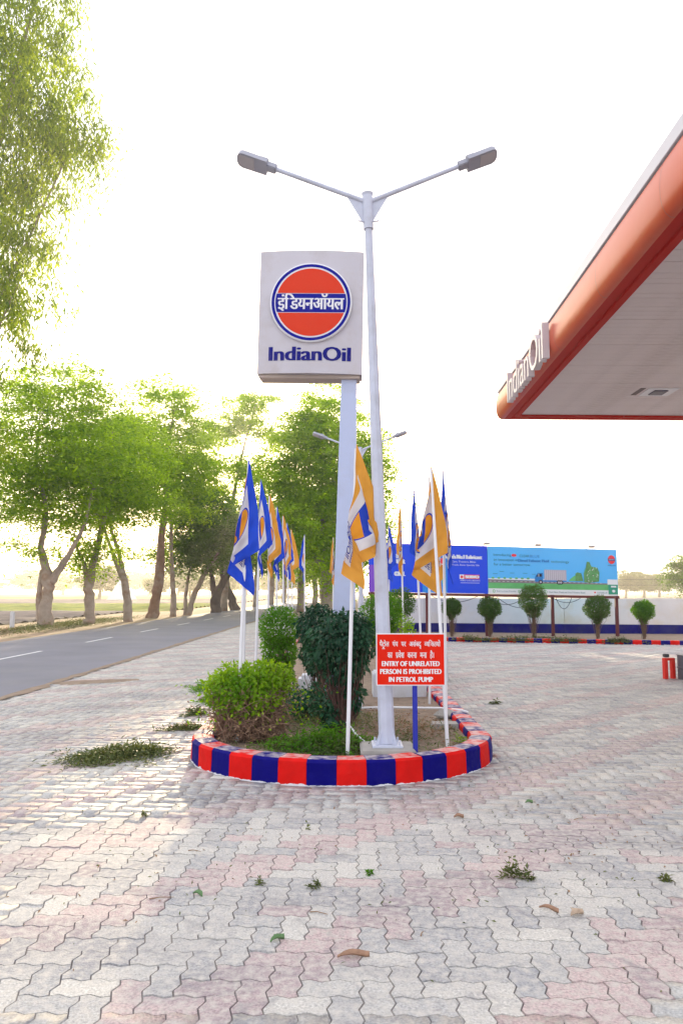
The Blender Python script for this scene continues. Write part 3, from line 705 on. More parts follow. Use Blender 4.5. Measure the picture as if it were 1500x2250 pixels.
class Drape:     # cloth hanging from its top corner: u runs down the leaning top edge, v folds to and fro
    def __init__(s, ax, fold, drop=.84, seed=0, hoist=.92):
        s.ax, s.drop, s.hoist, s.f = ax, drop, hoist, fold; s.ph = np.random.default_rng(seed).random(8) * 6.28
        f = np.array(fold, float); K = 160; t = np.linspace(0, 1, K); X = np.interp(t, f[:, 0], f[:, 1]); Y = np.interp(t, f[:, 0], f[:, 2])
        for _ in range(40): X[1:-1] = (X[:-2] + X[1:-1] * 2 + X[2:]) / 4; Y[1:-1] = (Y[:-2] + 2 * Y[1:-1] + Y[2:]) / 4
        s.t, s.X, s.Y = t, X, Y
    def __call__(s, u, v, off=0.0):
        p = s.ph; k = u ** .62
        fx = float(np.interp(v, s.t, s.X)); fy = float(np.interp(v, s.t, s.Y))
        x = s.ax * math.sin(u * 1.5) + fx * k + .006 * math.sin(v * 9 + u * 11 + p[0]) * k
        y = -.02 - .03 * u + fy * k + .016 * math.sin(u * 8 + v * 6 + p[1]) * k + .010 * math.sin(u * 21 - v * 12 + p[2]) * k + .006 * math.sin(u * 4 + v * 31 + p[4]) * k + .004 * math.sin(u * 47 + v * 9 + p[5]) * k
        z = -u * FW * s.drop - v * FH * (s.hoist - .42 * u) + .012 * math.sin(u * 9 + v * 5 + p[3]) * u
        if off:
            e = 1e-3; a = Vector(s(u + e, v)) - Vector(s(u, v)); b = Vector(s(u, v + e)) - Vector(s(u, v)); nn = a.cross(b).normalized()
            return tuple(Vector((x, y, z)) + nn * off)
        return (x, y, z)
def make_flag_meshes(dr, fm, seed):
    nu, nv = 44, 30; v, f, uv = [], [], []
    for j in range(nv + 1):
        for i in range(nu + 1): v.append(dr(i / nu, j / nv))
    for j in range(nv):
        for i in range(nu): a = j * (nu + 1) + i; f.append((a, a + 1, a + nu + 2, a + nu + 1)); uv += [(i / nu, 1 - j / nv), ((i + 1) / nu, 1 - j / nv), ((i + 1) / nu, 1 - (j + 1) / nv), (i / nu, 1 - (j + 1) / nv)]
    me = bpy.data.meshes.new('flag_cloth'); me.from_pydata(v, [], f); me.materials.append(fm); U_ = me.uv_layers.new(name='UVMap')
    # the emblem sits in the upper part of the cloth, so v runs downwards in the print
    U_.data.foreach_set('uv', np.array([(a, 1 - b) for a, b in uv]).reshape(-1)); me.polygons.foreach_set('use_smooth', [True] * len(me.polygons)); me.update()
    mb = MB()
    for off in (.0025, -.0025):
        for s_, cy, w_, h_ in (('IndianOil', .735, .52, .075), ('A Maharatna Company', .80, .56, .035)):
            tv, tf = bold(fit(tmesh(s_, None), .5, 0, w=w_, h=h_), .004, 2)
            mb.add([dr(min(max(p[0], 0), 1), cy - p[1] * 1.0, off * (1 + p[2] * 300)) for p in tv], tf)
    mt = bpy.data.meshes.new('flag_lettering'); mt.from_pydata(mb.v, [], mb.f); mt.materials.append(M_ftxt); mt.update()
    return me, mt
DR = [Drape(.15, [(0, 0, 0), (.52, -.30, -.05), (1, -.06, .07)], .84, 1),
      Drape(.16, [(0, 0, 0), (.35, -.22, -.03), (.62, -.34, -.07), (1, -.10, -.12)], .86, 2),
      Drape(-.10, [(0, 0, 0), (.4, .14, -.05), (.7, .04, -.10), (1, .12, -.04)], .88, 3),
      Drape(.17, [(0, 0, 0), (.45, -.20, -.05), (1, -.12, .05)], .84, 4),
      Drape(.20, [(0, 0, 0), (.22, -.12, -.02), (.38, -.04, -.07), (.68, -.34, -.10), (1, -.16, -.14)], .84, 5)]
DM = {}
def flag(label, colour, drape, base, top, yaw=0, wide=1.0, group='advertising flags on the island'):
    t = thing('flag', label, 'flag', base, group=group)
    b = Vector(base); tp = Vector(top) - b
    mb = MB(); mb.tube([(0, 0, -.03), tp * .5 + Vector((0, 0, 0)), tp * .985], [.017, .016, .012], 8); mb.build('pole', M_white, t)
    k = len(DM); D0 = DR[drape]; gq = random.Random(k * 7 + 3)
    D1 = Drape(D0.ax * gq.uniform(.8, 1.15), [(a, b * gq.uniform(.75, 1.2), c * gq.uniform(.7, 1.5)) for a, b, c in D0.f], D0.drop * gq.uniform(.94, 1.03), k + 20, D0.hoist)
    DM[k] = make_flag_meshes(D1, M_fo if colour == 'o' else M_fb, drape)
    c = bpy.data.objects.new('cloth', DM[k][0]); c.location = tp; lean = math.atan2(tp.x, tp.z); c.rotation_euler = (0, lean * .6, yaw); c.scale = (wide, 1, 1); link(c, t)
    q = bpy.data.objects.new('lettering', DM[k][1]); link(q, c)
    return t
flag('large blue bordered flag at the front left of the island above the low bush', 'b', 0, (-.98, 7.25, .12), (-.91, 7.3, 2.84))
flag('orange flag half hidden behind the large blue flag at the front left', 'o', 2, (-1.10, 8.6, .12), (-1.10, 8.6, 2.86), .3)
flag('second blue flag in the left row, right of the large front one', 'b', 3, (-1.09, 9.65, .12), (-1.05, 9.7, 2.98))
flag('third flag of the left row, orange, beside the second blue one', 'o', 3, (-1.10, 11.4, .12), (-1.10, 11.4, 3.01), .4)
flag('fourth flag of the left row, blue, between two orange ones', 'b', 3, (-1.12, 13.2, .12), (-1.14, 13.2, 3.03), .2)
flag('fifth flag of the left row, orange with pale centre, above the round bright shrub', 'o', 3, (-1.12, 14.8, .12), (-1.16, 14.8, 3.04), .5)
flag('sixth flag of the left row, blue and mostly hidden by orange neighbours', 'b', 0, (-1.12, 16.3, .12), (-1.19, 16.3, 3.03), .3)
flag('last orange flag of the left row, the farthest from the camera on that side', 'o', 1, (-1.14, 17.9, .12), (-1.20, 17.9, 3.02))
flag('small distant blue flag standing apart midway between the left row and the pole sign', 'b', 3, (-.92, 19.2, .12), (-.95, 19.2, 2.98), 2.9)
flag('small distant orange flag just left of the sign pole', 'o', 2, (-.22, 19.8, .12), (-.22, 19.8, 2.97))
flag('big faded orange flag hanging between the sign pole and the nearest street lamp', 'o', 4, (.05, 6.58, .12), (.13, 6.62, 2.83), .1, 1.35)
flag('big orange flag on the right of the island behind the red notice', 'o', 0, (.96, 6.98, .12), (.90, 7.5, 2.80), -.05, 1.1)
flag('blue flag almost hidden behind the big orange flag on the right', 'b', 2, (1.13, 8.3, .12), (1.13, 8.3, 2.90), .5)
flag('slim orange flag on the left side of the big right-hand orange flag', 'o', 2, (1.09, 9.5, .12), (1.12, 9.5, 3.02), 1.2)
flag('dark blue twisted flag on the right side, left of the big orange one', 'b', 2, (1.16, 10.9, .12), (1.06, 10.9, 3.03), .2)
flag('orange flag right of the nearest lamp, hanging in front of the billboard', 'o', 2, (1.14, 13.9, .12), (1.10, 13.9, 3.17), -.2)
flag('white and blue flag largely hidden behind the nearest lamp pole', 'b', 1, (1.12, 17.8, .12), (1.12, 17.8, 3.1))

# ================================================================== SHRUBS ON THE ISLAND
def shrub(name, label, cat, x, y, z0, parts, stems, lmat, n, L, seed, shell=.35, lump=.12, twigs=0, group=None, up=.2, tmat=None, hang=0.0):
    g = np.random.default_rng(seed); t = thing(name, label, cat, (x, y, z0), group=group)
    mb = MB()
    for (dx, dy, h, r) in stems:
        a = Vector((dx * .35, dy * .35, -.03)); b = Vector((dx, dy, h)); m = (a + b) / 2 + Vector(g.normal(size=3) * .03)
        mb.tube([a, m, b], [r, r * .8, r * .5], 7)
    for c, r in [(q[0], q[1]) for q in parts]:
        P, d = ball_leaves(g, 26 + twigs, c, r, .6, lump)
        for q in P:
            s = Vector((g.normal() * .04, g.normal() * .04, g.random() * .3 * c[2])); e = Vector(q)
            mid = (s + e) / 2 + Vector(g.normal(size=3) * .04); mb.tube([s, mid, e], [.006, .004, .002], 3, caps=False)
    mb.build('stems', tmat or M_twig, t)
    PP, DD = [], []; tot = sum(q[1][0] * q[1][1] + q[1][0] * q[1][2] for q in parts)
    for c, r in [(q[0], q[1]) for q in parts]:
        P, d = ball_leaves(g, int(n * (r[0] * r[1] + r[0] * r[2]) / tot), c, r, shell, lump); PP.append(P); DD.append(d)
    P = np.concatenate(PP); d = np.concatenate(DD); k = len(P)
    dr = d * .5 + rdir(k, g) * .8; dr[:, 2] -= hang; nr = d + rdir(k, g) * .5 + np.array([0, 0, up])
    leaves_mesh('foliage', P, dr, nr, L * (.6 + .7 * g.random(k)), L * .55 * (.7 + .5 * g.random(k)), lmat, t, .08)
    return t
# low bush: leafy cap over a mass of bare brown twigs
lb = shrub('low_bush', 'low spreading bush, yellow green above bare brown twigs, front left of the island', 'bush', -.87, 7.35, .12,
      [((-.02, 0, .53), (.36, .32, .20)), ((-.22, -.02, .46), (.22, .2, .17)), ((.22, .05, .54), (.19, .2, .17)), ((.0, -.22, .38), (.26, .10, .14))], [(-.2, 0, .4, .012), (.1, .1, .4, .014), (.25, -.1, .4, .012)], M_bushY, 5000, .052, 11, .65, .2, 60)
g = np.random.default_rng(77); mb = MB()
for k in range(900):
    s = Vector((g.normal() * .16, g.normal() * .12, g.random() * .25)); a = g.random() * 6.28
    e = Vector((math.cos(a) * (.18 + .24 * g.random()), math.sin(a) * (.18 + .18 * g.random()), .04 + .46 * g.random()))
    m = (s + e) / 2 + Vector(g.normal(size=3) * .07); e2 = e + Vector(g.normal(size=3) * .05)
    mb.tube([s, m, e, e2], [.0045, .0035, .0028, .0015], 3, caps=False)
tw = mb.build('bare_twigs', mat('twig_dry', (.27, .17, .12), .9, var=.3, vscale=15), lb); tw['kind'] = 'stuff'
P = np.c_[g.normal(size=700) * .26, g.normal(size=700) * .2, .12 + .4 * g.random(700) ** .7]
leaves_mesh('low_leaves', P, rdir(700, g), rdir(700, g), .045, .022, M_bushY, lb)
P = np.c_[g.normal(size=900) * .24, g.normal(size=900) * .2, .04 + .4 * g.random(900)]
leaves_mesh('withered_leaves', P, rdir(900, g), rdir(900, g), .035, .016, M_dry, lb)
shrub('topiary_bush', 'dark blue green bushy topiary in front of the sign pole with leaves down its stems', 'bush', .02, 7.55, .12,
      [((0, 0, .93), (.33, .30, .28)), ((.02, 0, .66), (.20, .19, .22)), ((.08, 0, .40), (.11, .11, .20)), ((-.13, -.05, .20), (.10, .10, .16)), ((.1, -.1, 1.02), (.17, .15, .17)), ((-.22, .0, .78), (.13, .13, .16))],
      [(-.05, 0, .7, .022), (.06, .03, .7, .024), (.0, -.05, .6, .018), (.09, -.03, .5, .015)], M_bushD, 5600, .062, 12, .5, .2, 14, hang=.9, tmat=mat('stem_brown', (.13, .07, .06), .9))
shrub('topiary_bush', 'dark topiary ball behind and left of the sign pole foot', 'bush', -.28, 9.05, .12,
      [((0, 0, .98), (.25, .25, .27)), ((0, 0, .66), (.20, .2, .25))], [(0, 0, .7, .03), (.05, .03, .6, .02)], M_bushD, 3400, .06, 13, .4, .1, hang=.8)
shrub('round_shrub', 'bright green clipped shrub on the left of the island above the low bush', 'bush', -.83, 10.2, .12,
      [((0, 0, .90), (.28, .27, .30)), ((0, 0, .58), (.24, .22, .24)), ((.05, 0, .32), (.15, .15, .2))], [(0, 0, .7, .03)], M_bushG, 6000, .042, 14, .4, .07)
shrub('round_shrub', 'large bright green bush behind the nearest lamp post and its orange flag', 'bush', .70, 13.0, .12,
      [((0, 0, 1.03), (.36, .34, .34)), ((0, 0, .7), (.25, .25, .3))], [(0, 0, .8, .03)], M_bushG, 4500, .05, 15, .4, .12)
shrub('small_bush', 'small pale green leafy sapling right of the nearest lamp post', 'bush', 1.0, 11.6, .12,
      [((0, 0, .75), (.13, .13, .28)), ((-.05, 0, .5), (.18, .15, .22))], [(0, 0, .7, .015)], M_bushY, 900, .05, 16, .7, .3)
shrub('standard_topiary', 'dark round topiary on a stem behind the two right-hand flags', 'bush', 1.45 - .1, 17.5, .10,
      [((0, 0, 1.15), (.36, .34, .34))], [(0, 0, 1.0, .04), (.06, 0, .9, .025)], M_topi, 2600, .055, 17, .4, .1)
shrub('ground_cover', 'low dark leafy ground cover behind the low bush', 'plant', -.42, 8.6, .12,
      [((0, 0, .14), (.42, .5, .22)), ((.25, .3, .12), (.3, .4, .18))], [(0, 0, .1, .01)], M_bushD, 2600, .05, 18, .8, .2)
for k, (x, y, w_, h_, sc) in enumerate([(2.35 + 1.15, 24.1, .27, .74, 1), (4.66, 23.85, .33, .72, 1), (5.95, 23.55, .40, 1.0, 1), (7.75, 23.0, .36, .75, 1), (9.05, 22.75, .29, .68, 1), (11.0, 22.4, .33, .7, 1), (12.6, 22.0, .30, .66, 1)]):
    lab = ['first round topiary by the rear wall, just right of the big orange flag', 'second topiary by the rear wall, a dark ball under the blue end of the billboard',
           'tallest topiary by the rear wall, egg shaped, under the printed truck', 'flat topped dark topiary by the rear wall below the right part of the billboard', 'small yellowish topiary standing just right of the billboard legs',
           'topiary by the rear wall beyond the right edge of the picture', 'farthest topiary by the rear wall beyond the right edge of the picture'][k]
    if k > 4: continue
    hh = h_ + .18
    shrub('wall_topiary', lab, 'bush', x, y, .09,
          [((0, 0, hh), (w_ * 1.08, w_ * 1.08, w_ * (1.0 if k != 2 else 1.15))), ((0, 0, hh - w_ * .95), (w_ * (.36 if k != 2 else .55), w_ * .36, w_ * .5))], [(-.03, 0, hh - .1, .035), (.05, .02, hh - .15, .025), (.0, .03, hh - .2, .02)],
          M_bushG if k == 4 else M_topi, 4800, .055, 30 + k, .4, .09, group='topiaries along the rear wall')
# ---- cuttings, dry leaves and litter
def litter(name, label, cat, x, y, z, sx, sy, rot, n, L, m, seed, h=.03, wd=.3, kind=None):
    if name in ('cutting_pile', 'hedge_cuttings'): kind = 'stuff'
    g = np.random.default_rng(seed); c, s = math.cos(rot), math.sin(rot)
    k = max(1, n // 25); cc = np.c_[g.normal(size=k) * sx * .45, g.normal(size=k) * sy * .45]; ci = g.integers(0, k, n)
    p = cc[ci] + np.c_[g.normal(size=n) * sx * .16, g.normal(size=n) * sy * .2]
    P = np.c_[x + p[:, 0] * c - p[:, 1] * s, y + p[:, 0] * s + p[:, 1] * c, z + .004 + np.abs(g.normal(size=n)) * h * np.exp(-(p[:, 0] / sx) ** 2 * 1.5 - (p[:, 1] / sy) ** 2 * 1.5)]
    if z < .05: P = P[[not in_island(q[0], q[1], -.05) for q in P]]; n = len(P)
    elif z == .13: P = P[[in_island(q[0], q[1], .26) for q in P]]; n = len(P)
    d = rdir(n, g); d[:, 2] = d[:, 2] * .35 + .12; nr = rdir(n, g) * .7 + np.array([0, 0, 1.])
    o = leaves_mesh(name, P, d, nr, L * (.5 + .9 * g.random(n)), L * wd * (.6 + .8 * g.random(n)), m, None, .08)
    tag(o, label, cat, kind=kind); return o
litter('cutting_pile', 'largest flat pile of green cuttings on the paving left of the island', 'cuttings', -2.05, 7.15, 0, .52, .30, .75, 3600, .05, M_clip, 41, .05)
litter('cutting_pile', 'thin strip of cuttings just above the largest pile, beside the kerb', 'cuttings', -1.72, 8.5, 0, .30, .12, .2, 700, .05, M_clip, 42, .03)
litter('cutting_pile', 'spray of cut twigs beside the left kerb behind the low bush', 'cuttings', -1.75, 10.6, 0, .25, .3, .2, 600, .055, M_bushG, 43, .05)
litter('cutting_pile', 'leafy green cuttings spread farthest back beside the left kerb', 'cuttings', -2.05, 11.9, 0, .42, .28, .1, 900, .06, M_bushG, 44, .06)
litter('cutting_pile', 'small leafy cuttings between the two back piles left of the kerb', 'cuttings', -1.80, 9.6, 0, .2, .25, .1, 450, .055, M_clip, 45, .04)
litter('leafy_sprig', 'largest sprig of torn leaves lying in the right foreground', 'sprig', .93, 4.18, 0, .10, .05, -.25, 170, .032, M_clip, 46, .05, .45)
litter('leafy_sprig', 'small green sprig lying at the right edge of the foreground', 'sprig', 1.72, 4.16, 0, .06, .025, -.2, 50, .03, M_clip, 47, .03, .45)
litter('leafy_sprig', 'small green sprig lying right of centre in the foreground', 'sprig', .15, 4.22, 0, .035, .02, -.5, 26, .03, M_bushG, 48, .02, .45)
litter('leafy_sprig', 'thin broken sprig lying left of centre in the foreground', 'sprig', -.45, 4.12, 0, .06, .03, -.4, 50, .022, M_clip, 49, .02, .4)
litter('leafy_sprig', 'broken sprig with a green leaf right of the thin one', 'sprig', -.14, 4.06, 0, .07, .03, -.1, 60, .026, M_clip, 50, .02, .4)
litter('leafy_sprig', 'tiny tuft lying on the paving left of the kerb front', 'sprig', -1.33, 5.3, 0, .05, .02, 0, 40, .028, M_clip, 51, .02, .4)
litter('leafy_sprig', 'tiny tuft on the paving in front of the kerb', 'sprig', -.21, 5.0, 0, .02, .02, 0, 12, .028, M_clip, 52, .02, .4)
litter('leafy_sprig', 'small dark sprig on the yard far behind the right kerb', 'sprig', 2.07, 10.4, 0, .1, .06, 0, 80, .05, M_clip, 53, .03, .4)
litter('scattered_leaves', 'tiny loose leaves scattered over the forecourt', 'litter', .2, 6.5, 0, 2.6, 3.0, 0, 420, .028, M_dry, 54, .004, .35, 'stuff')
litter('scattered_clippings', 'fine green clippings scattered over the forecourt', 'litter', -.6, 5.4, 0, 2.2, 2.2, 0, 420, .022, M_clip, 55, .004, .35, 'stuff')
litter('cut_grass', 'cut grass and leaves covering the soil at the front of the island', 'grass', -.12, 6.85, .13, .60, .36, 0, 3600, .05, M_clip, 56, .05, .22, 'stuff')
litter('green_weeds', 'bright green weeds and leaves in front of the dark topiary', 'weeds', -.15, 6.9, .13, .55, .34, 0, 2600, .055, M_bushG, 156, .09, .28, 'stuff')
litter('cut_grass', 'patchy grass and leaves over the middle of the island', 'grass', -.2, 8.2, .13, .8, .8, 0, 2600, .05, M_clip, 57, .04, .22, 'stuff')
litter('sparse_weeds', 'sparse green weeds on the soil around the foot of the red notice', 'weeds', .75, 7.3, .13, .55, .8, 0, 1100, .05, M_clip, 158, .05, .2, 'stuff')
litter('grass_tuft', 'small bright tuft of grass inside the right kerb', 'grass', 1.10, 7.15, .13, .06, .05, 0, 60, .07, M_bushY, 58, .05, .12)
litter('dry_weeds', 'sparse dry weeds on the bare soil by the right kerb', 'weeds', .75, 7.6, .13, .5, .7, 0, 900, .06, M_dry, 157, .05, .12, 'stuff')
litter('leaf_litter', 'brown leaf litter on the island soil', 'litter', .4, 8.0, .13, 1.0, 1.6, 0, 1100, .04, M_dry, 59, .01, .4, 'stuff')
for k, (x, y, sx) in enumerate([(4.9, 22.55, .8), (6.6, 22.2, .6), (8.0, 21.85, .5), (3.8, 22.8, .5), (6.0, 23.2, 1.2)]):
    litter('hedge_cuttings', ['heap of cuttings over the rear kerb below the second topiary', 'heap of cuttings at the rear kerb right of the tallest topiary', 'cuttings at the rear kerb by the right billboard leg',
           'cuttings at the rear kerb right of the orange flag', 'long scatter of cuttings on the bed under the billboard'][k], 'cuttings', x, y, .06, sx, .16, -.23, 700, .08, M_clip, 60 + k, .07, .3)
litter('verge_weeds', 'dry weeds and grass along the far road verge', 'grass', -12.2, 34, .0, 1.2, 10, 0, 9000, .12, M_clip, 70, .10, .18, 'stuff')
litter('verge_weeds', 'dry brown weeds along the near part of the verge', 'grass', -13, 26, .0, 1.5, 5, 0, 5000, .12, M_dry, 71, .06, .18, 'stuff')
def curl(name, label, x, y, L, w, rot, m, seed):       # a curled dry leaf or strip of bark
    g = np.random.default_rng(seed); v, f = [], []; n = 10
    for i in range(n + 1):
        t = i / n; ww = w * math.sin(math.pi * min(.98, max(.06, t))) ** .7
        cx = L * (t - .5); cy = .05 * L * math.sin(t * 3) + g.normal() * .012 * L; cz = .004 + .007 * math.sin(t * math.pi * 1.4); ww *= 1 + .25 * g.normal()
        for s_, h in ((-1, .012), (-.3, 0), (.4, .003), (1, .016)): v.append((cx, cy + s_ * ww, cz + h * (.5 + t)))
    for i in range(n):
        for j in range(3): a = i * 4 + j; f.append((a, a + 1, a + 5, a + 4))
    o = mobj(name, v, f, m, None, True); o.location = (x, y, 0); o.rotation_euler = (0, 0, rot); sm = o.modifiers.new('s', 'SOLIDIFY'); sm.thickness = .0012
    tag(o, label, 'leaf')
M_curl = mat('curled_leaf', (.34, .20, .13), .7, var=.25, vscale=30)
M_curl2 = mat('curled_leaf_pale', (.50, .38, .28), .7, var=.25, vscale=30)
curl('dry_leaf', 'long curled brown leaf lying near the bottom centre', .05, 3.31, .135, .014, .12, M_curl, 1)
curl('dry_leaf', 'slender brown pod lying in the right foreground, left of the curled bark', .99, 3.77, .095, .008, -.6, M_curl, 2)
curl('dry_leaf', 'pale curled bark piece lying right of the slender pod', 1.11, 3.72, .08, .018, .5, M_curl2, 3)
curl('dry_leaf', 'reddish dry leaf beyond the largest sprig, in front of the right kerb', .79, 5.25, .07, .016, .2, M_curl, 4)
M_gl = mat('green_leaf', (.13, .24, .10), .5)
curl('green_leaf', 'single green leaf lying pointed towards the bottom centre', -.28, 3.46, .075, .009, .7, M_gl, 5)
curl('green_leaf', 'single green leaf on the paving left of centre', -.72, 3.95, .06, .009, -.5, M_gl, 6)
curl('green_leaf', 'single green leaf right of the kerb front, beside pink blocks', 1.35, 5.6, .06, .01, .3, M_gl, 7)
g = random.Random(5)
for k, (x, y, L, a) in enumerate([(-.95, 3.9, .12, .2), (-.15, 3.75, .09, -.3), (.35, 3.5, .05, 1.2), (1.55, 5.2, .10, .4), (-.9, 4.6, .08, -.2)]):
    mb = MB(); mb.tube([(0, 0, .004), (L * .4 * math.cos(a), L * .4 * math.sin(a) + .006, .007), (L * math.cos(a), L * math.sin(a), .004)], [.0028, .0024, .0012], 5)
    tag(mb.build('fallen_twig', M_dry, None, loc=(x, y, 0)), ['long fallen twig in the left foreground', 'fallen twig lying left of the bottom centre leaf', 'short upright fallen twig near the bottom centre', 'fallen twig right of the kerb front', 'fallen twig left of the thin broken sprig'][k], 'twig')

# ---- small concrete things on and by the island
mb = MB(); mb.box(.42, 10.15, .06, 1.13, 10.6, .44, bev=.02); tag(mb.build('concrete_block', M_concw), 'whitewashed concrete block on the island behind the red notice', 'concrete block')
mb = MB(); mb.box(1.46, 12.9, -.01, 1.80, 13.3, .44, bev=.02); tag(mb.build('concrete_block', M_concw), 'pale concrete block on the paving right behind the island kerb', 'concrete block')
mb = MB(); mb.box(-.62, 10.9, .06, -.2, 11.3, .32, bev=.05); tag(mb.build('concrete_block', M_concw), 'low white concrete block beside the bright green clipped shrub', 'concrete block')
mb = MB(); mb.box(1.30, 15.0, .05, 1.42, 15.12, .72, bev=.03); tag(mb.build('white_bollard', M_white), 'short white bollard between the two flag poles on the right', 'bollard')
mb = MB(); mb.box(.92, 7.85, .10, 1.28, 8.05, .17, bev=.01); tag(mb.build('concrete_slab', M_conc), 'loose concrete slab lying on the soil inside the right kerb', 'slab')
mb = MB(); mb.tube([(-.2, 8.9, .16), (.5, 9.1, .15), (1.15, 8.9, .17), (1.34, 8.55, .2), (1.36, 8.3, .22)], .014, 8); tag(mb.build('water_pipe', M_white, smooth=True), 'thin white pipe lying across the island soil to the kerb', 'pipe')
mb = MB(); mb.tube([(.28, 6.72, .15), (.14, 6.98, .22), (.05, 7.2, .3)], .010, 8); tag(mb.build('water_pipe', M_white), 'short white pipe leaning beside the nearest lamp footing', 'pipe')
g = np.random.default_rng(4); v = rdir(40, g) * np.array([.12, .07, .05]) * (1 + .15 * g.normal(size=40))[:, None]
bm = bmesh.new(); [bm.verts.new(p) for p in v]; bmesh.ops.convex_hull(bm, input=bm.verts[:]); me = bpy.data.meshes.new('stone'); bm.to_mesh(me); bm.free(); me.materials.append(M_conc)
o = link(bpy.data.objects.new('stone', me)); o.location = (1.13, 8.45, .17); tag(o, 'rough grey stone lying against the right kerb', 'stone')
mb = MB(); mb.box(-13.73, 31.4, -.03, -13.55, 31.52, .68, bev=.03); tag(mb.build('marker_stone', M_concw), 'short white roadside marker stone at the left edge', 'marker stone')

# ================================================================== BILLBOARD
BX0, BX1, BY = .88, 8.86, 24.25
def btop(x): return 3.08 + (x - BX0) / (BX1 - BX0) * -.23
def bbot(x): return 1.50 + (x - BX0) / (BX1 - BX0) * -.13
bb_t = thing('billboard', 'long billboard on dark red posts before the rear wall, right half showing a truck', 'billboard', (0, BY, 0))
M_post = mat('post_dark_red', (.12, .025, .03), .5, var=.1)
M_blue1 = mat('print_royal_blue', (.004, .06, .72), .5); M_blue2 = mat('print_deep_blue', (.01, .035, .40), .5); M_sky = mat('print_sky_blue', (.09, .46, .92), .5)
M_cyan = mat('print_bright_blue', (.02, .24, .72), .5); M_pw = mat('print_white', (.72, .76, .80), .5); M_pgreen = mat('print_green', (.12, .45, .16), .5, var=.15, vscale=4)
M_pgrn2 = mat('print_tree_green', (.10, .28, .10), .5, var=.35, vscale=18); M_road = mat('print_road', (.20, .17, .20), .5); M_teal = mat('print_teal', (.02, .16, .20), .5)
M_truck = mat('print_truck_blue', (.02, .20, .55), .5); M_box = mat('print_truck_grey', (.42, .40, .48), .5); M_pred = mat('print_red', (.75, .04, .06), .5); M_pk = mat('print_black', (.02, .02, .03), .5); M_porg = mat('print_orange', (.8, .25, .04), .5)
M_magenta = mat('print_violet', (.20, .07, .55), .5)
def panel(name, x0, x1, m, lab=None):
    y0, y1 = -.03, .03
    v = [(x0, y0, bbot(x0)), (x1, y0, bbot(x1)), (x1, y1, bbot(x1)), (x0, y1, bbot(x0)), (x0, y0, btop(x0)), (x1, y0, btop(x1)), (x1, y1, btop(x1)), (x0, y1, btop(x0))]
    o = mobj(name, v, [(0, 3, 2, 1), (4, 5, 6, 7), (0, 1, 5, 4), (1, 2, 6, 5), (2, 3, 7, 6), (3, 0, 4, 7)], m, bb_t)
    if lab: o['label'] = lab
    return o
SPLIT = BX0 + (BX1 - BX0) * .478
pA = panel('left_panel', BX0, SPLIT - .004, M_blue1, 'royal blue panel advertising lubricant'); pB = panel('right_panel', SPLIT + .004, BX1, M_sky, 'sky blue panel printed with a truck')
def bmap(x0, x1):
    return lambda u, v, l: ((x0 + (x1 - x0) * u), -.03 - .003 * l, bbot(x0 + (x1 - x0) * u) + (btop(x0 + (x1 - x0) * u) - bbot(x0 + (x1 - x0) * u)) * v)
pr = Print(bmap(SPLIT, BX1))
pr.rect(0.003, 0, .997, .115, M_pw, 1); pr.rect(0.003, .115, .997, .235, M_pgreen, 1)
pr.poly([(.003, .235), (.92, .235), (.92, .262), (.55, .285), (.003, .305)], M_road, 1)
for k in range(26): pr.rect(.01 + k * .034, .262, .028 + k * .034, .268, M_pw, 2)
pr.poly([(.003, .305), (.30, .30), (.60, .29), (.60, .31), (.45, .33), (.25, .335), (.12, .33), (.003, .325)], M_pw, 1.5)
for k in range(7): pr.disc(.04 + k * .045, .335, .012, M_pgreen, 2, 10, .02)
for x, y in ((.04, .42), (.09, .47), (.17, .44), (.27, .44)): pr.rect(x, y, x + .035, y + .008, M_teal, 2)
# truck
pr.rect(.435, .305, .605, .53, M_box, 3)
for k in range(11): pr.rect(.442 + k * .015, .315, .444 + k * .015, .52, M_pw, 4)
pr.poly([(.362, .27), (.425, .27), (.425, .46), (.385, .46), (.368, .40), (.362, .34)], M_truck, 3); pr.poly([(.372, .38), (.388, .44), (.415, .44), (.415, .38)], M_pk, 4); pr.rect(.39, .38, .394, .44, M_pw, 5)
pr.rect(.425, .275, .605, .305, M_truck, 3); pr.rect(.34, .425, .368, .43, M_pk, 4)
for x in (.405, .545, .562): pr.disc(x, .265, .017, M_pk, 5, 18, .045); pr.disc(x, .265, .009, M_box, 6, 14, .024)
# leafy hill, jerrycans made of leaves, pail
pr.poly([(.62, .30), (.64, .36), (.67, .42), (.70, .40), (.72, .30)], M_pgreen, 3)
pr.poly([(.675, .30), (.675, .46), (.69, .49), (.72, .47), (.735, .30)], M_pgrn2, 4)
pr.poly([(.74, .285), (.74, .48), (.755, .56), (.765, .72), (.785, .72), (.80, .62), (.845, .60), (.86, .50), (.855, .30), (.78, .27)], M_pgrn2, 4)
gg = random.Random(3)
for k in range(70): pr.disc(.745 + gg.random() * .105, .30 + gg.random() * (.30 if k % 3 else .27), .004, M_pw if k % 4 == 0 else M_pgreen, 5, 6, .010)
pr.rect(.925, .03, .997, .24, mat('print_pail', (.03, .30, .20), .5), 3); pr.rect(.920, .24, .997, .35, M_pw, 3); pr.rect(.945, .18, .985, .215, M_pw, 4); pr.disc(.965, .10, .012, M_pw, 4, 14, .03)
pr.disc(.957, .78, .028, M_pred, 3, 28, .095); pr.rect(.931, .755, .983, .80, M_navy, 4)
pr.text(fit(tmesh('इडयनऑयल' if F_DV else 'IndianOil', F_DV), .957, .78, w=.045, h=.035), M_pw, 5)
pr.text(fit(tmesh('IndianOil', F_IN), .957, .655, w=.06, h=.028), M_navy, 3)
pr.text(fit(tmesh('Introducing', F_IN), .115, .815, w=.135, h=.07), M_teal, 2)
